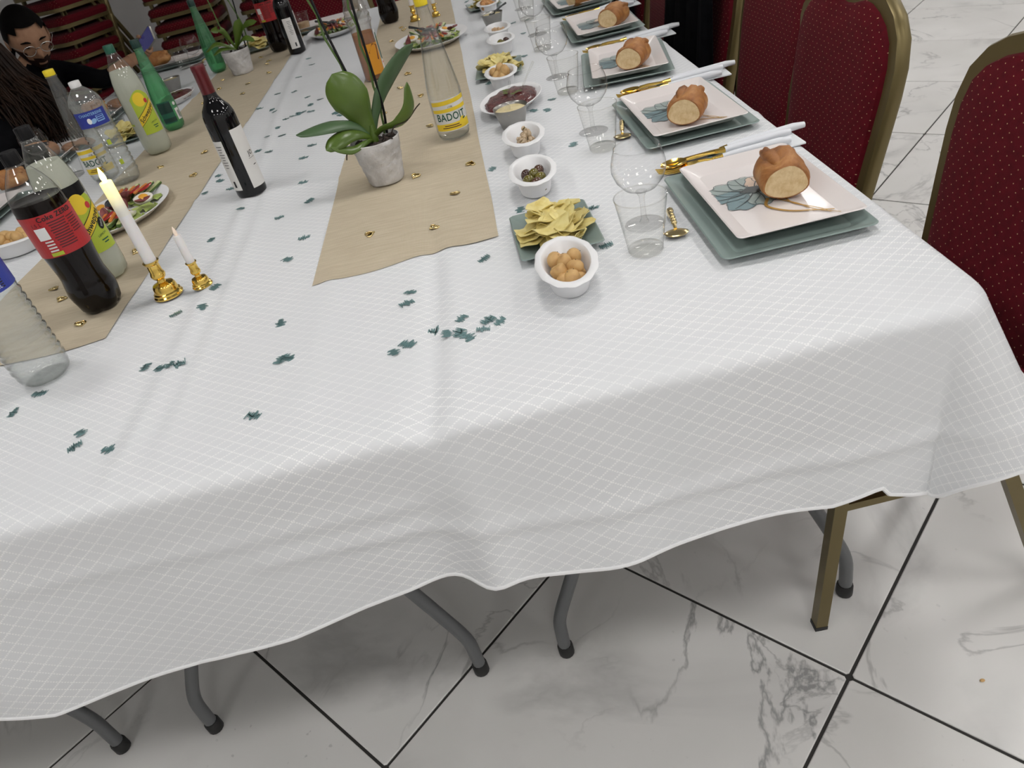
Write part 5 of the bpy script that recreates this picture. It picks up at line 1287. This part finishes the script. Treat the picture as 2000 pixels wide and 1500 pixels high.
def man_skin(c, d):
    if d is not None: return d.x > .0 and ((d.z < -.40 and not (abs(d.y) < .24 and -.60 < d.z < -.52)) or (abs(d.y) < .36 and d.z < -.34 and d.x > .5 and not (abs(d.y) < .24 and -.60 < d.z < -.52)) or (abs(d.y) > .6 and d.z < -.1))
    v = Vector(c); return (v.x > -1.60 and v.z > .70 and v.y > 3.60) or (v.x > -1.57 and v.z > .70) or (v.z > .965 and v.x > -1.86)
man, HM_, org = person('bearded man in black with thin glasses, looking at his phone across the table', J, E_, 'pelvis', HC, HY, HP, man_skin, hands)
def hl(x, y, z): return tuple(HC + HM_ @ Vector((x, y, z)) - org)
O('hair', dir_filter((.107, .087, .130), lambda k: k.z > (.66 if k.x > .35 else (.10 if k.x > -.1 else -.55)) - (.15 if k.x > .3 and abs(k.y) > .5 else 0), HM_, HC - org), 'hairblack', man)
for s in (-1, 1):
    O('eye', MB().ell(hl(.081, s * .031, .010), (.008, .010, .003), 10, 7, HM_), 'hairblack', man)
    O('eyebrow', MB().tube([hl(.092, s * .012, .030), hl(.092, s * .032, .036), hl(.080, s * .050, .030)], [.003, .0042, .002], 6), 'hairblack', man)
gl = O('glasses', MB().tube([hl(.110, -.010, .012), hl(.113, 0, .016), hl(.110, .010, .012)], .0014, 6), 'wire', man)
for s in (-1, 1):
    O('rim', MB().tube([hl(.106 - .10 * abs(.024 * cos(a)), s * .034 + .024 * cos(a), .006 + .020 * sin(a)) for a in [2 * pi * k / 20 for k in range(21)]], .0014, 6), 'wire', gl)
    O('temple', MB().tube([hl(.098, s * .058, .012), hl(.05, s * .083, .012), hl(-.012, s * .086, .008)], .0013, 6), 'wire', gl)
    O('lens', MB().add([hl(.105, s * .034, .006)] + [hl(.105 - .10 * abs(.023 * cos(a)), s * .034 + .023 * cos(a), .006 + .019 * sin(a)) for a in [2 * pi * k / 20 for k in range(20)]], [(0, 1 + k, 1 + (k + 1) % 20) for k in range(20)]), 'lens', gl)
ph = thing('phone', 'phone with a violet lit screen held up by the bearded man', 'phone', tuple(PC)); Mp = Matrix((pv, pu, pn)).transposed()
O('phone_body', MB().rings([[tuple(Mp @ Vector(q)) for q in rrect(.074, .152, .010, z, 4, 0, .025)] for z in (-.0045, .0035)]), 'phone', ph, ang=30)
O('screen', MB().rings([[tuple(Mp @ Vector(q)) for q in rrect(.068, .146, .008, z, 4, 0, .025)] for z in (.0034, .0042)]), 'screen', ph, ang=30)

# woman seen from behind, long brown hair
HW = Vector((-1.725, 2.965, 1.010)); WY, WP = R(62), R(16)
J = {'pelvis': ((-2.02, 2.80, .52), .13), 'spine': ((-1.94, 2.84, .70), .125), 'chest': ((-1.80, 2.91, .84), (.135, .115)), 'neck': ((-1.76, 2.93, .905), .045), 'neck2': ((-1.735, 2.945, .945), .042),
     'shr': ((-1.655, 2.80, .850), .058), 'elr': ((-1.625, 2.62, .775), .046), 'wrr': ((-1.50, 2.78, .758), .028), 'shl': ((-1.93, 2.98, .86), .056), 'ell': ((-1.86, 3.12, .74), .042), 'wrl': ((-1.66, 3.14, .752), .027),
     'hl': ((-1.93, 2.92, .50), .09), 'kl': ((-1.56, 2.96, .50), .062), 'al': ((-1.56, 2.96, .09), .04), 'tl': ((-1.45, 2.98, .045), .034), 'hr': ((-1.93, 2.70, .50), .09), 'kr': ((-1.56, 2.74, .50), .062), 'ar': ((-1.56, 2.74, .09), .04), 'tr': ((-1.45, 2.73, .045), .034)}
def whands(mb):
    for cx, cy, sg in ((-1.475, 2.805, 1), (-1.63, 3.145, 1)):
        mb.ell((cx, cy, .745), (.036, .030, .013), 12, 8)
        for k in range(4): finger(mb, [(cx + .018, cy - .020 + .015 * k, .746), (cx + .042, cy - .018 + .015 * k, .751), (cx + .064, cy - .014 + .014 * k, .744), (cx + .075, cy - .012 + .013 * k, .734)], .0075)
        finger(mb, [(cx - .01, cy - .028, .745), (cx + .016, cy - .046, .744), (cx + .042, cy - .047, .737)], .0085)
def wskin(c, d):
    if d is not None: return False
    v = Vector(c); return (v.x > -1.515 and v.z > .70) or v.z > .975
wom, HM_, org = person('woman in black seen from behind with long brown hair, beside the bearded man', J, E_, 'pelvis', HW, WY, WP, wskin, whands)
hh = dir_filter((.112, .094, .132), lambda k: k.z > (.55 if k.x > .45 else -.75), HM_, HW - org)
rnd = random.Random(4)
for k in range(420):
    a = rnd.uniform(-2.7, 2.7); el = rnd.uniform(-.1, .9)
    st = Vector((-cos(a) * .098, sin(a) * .086, .05 + .06 * el))
    s0 = HW + HM_ @ st; out = HM_ @ Vector((-cos(a), sin(a), 0)); out.z = 0
    ln = rnd.uniform(.24, .36); end = s0 + out * rnd.uniform(.02, .07) + Vector((rnd.uniform(.0, .10), rnd.uniform(-.10, .0), -ln))
    mid1 = s0 + out * .035 + Vector((0, 0, -.10)); mid2 = s0.lerp(end, .65) + out * .02 + Vector((.018 * sin(k), .018 * cos(k), 0))
    pts = [tuple(v - org) for v in catmull([s0, mid1, mid2, end], 4)]
    hh.tube(pts, [.0045 * (1 - .6 * i / 12) for i in range(13)], 5)
O('hair', hh, 'hairbrown', wom, ang=0)
# the chairs the two sit on
for y, lb in ((3.55, 'red banquet chair under the bearded man'), (2.82, 'red banquet chair under the long-haired woman')):
    c = dup(chair0, None, lb, (-2.06, y, 0), 0); c['group'] = 'red chairs along the left side'

tag(O('crumb', MB().ell((0, 0, .002), (.0045, .003, .002), 10, 6), 'cracker', None, (.612, .636, 0)), 'small brown crumb on the floor tile at lower right', 'crumb')
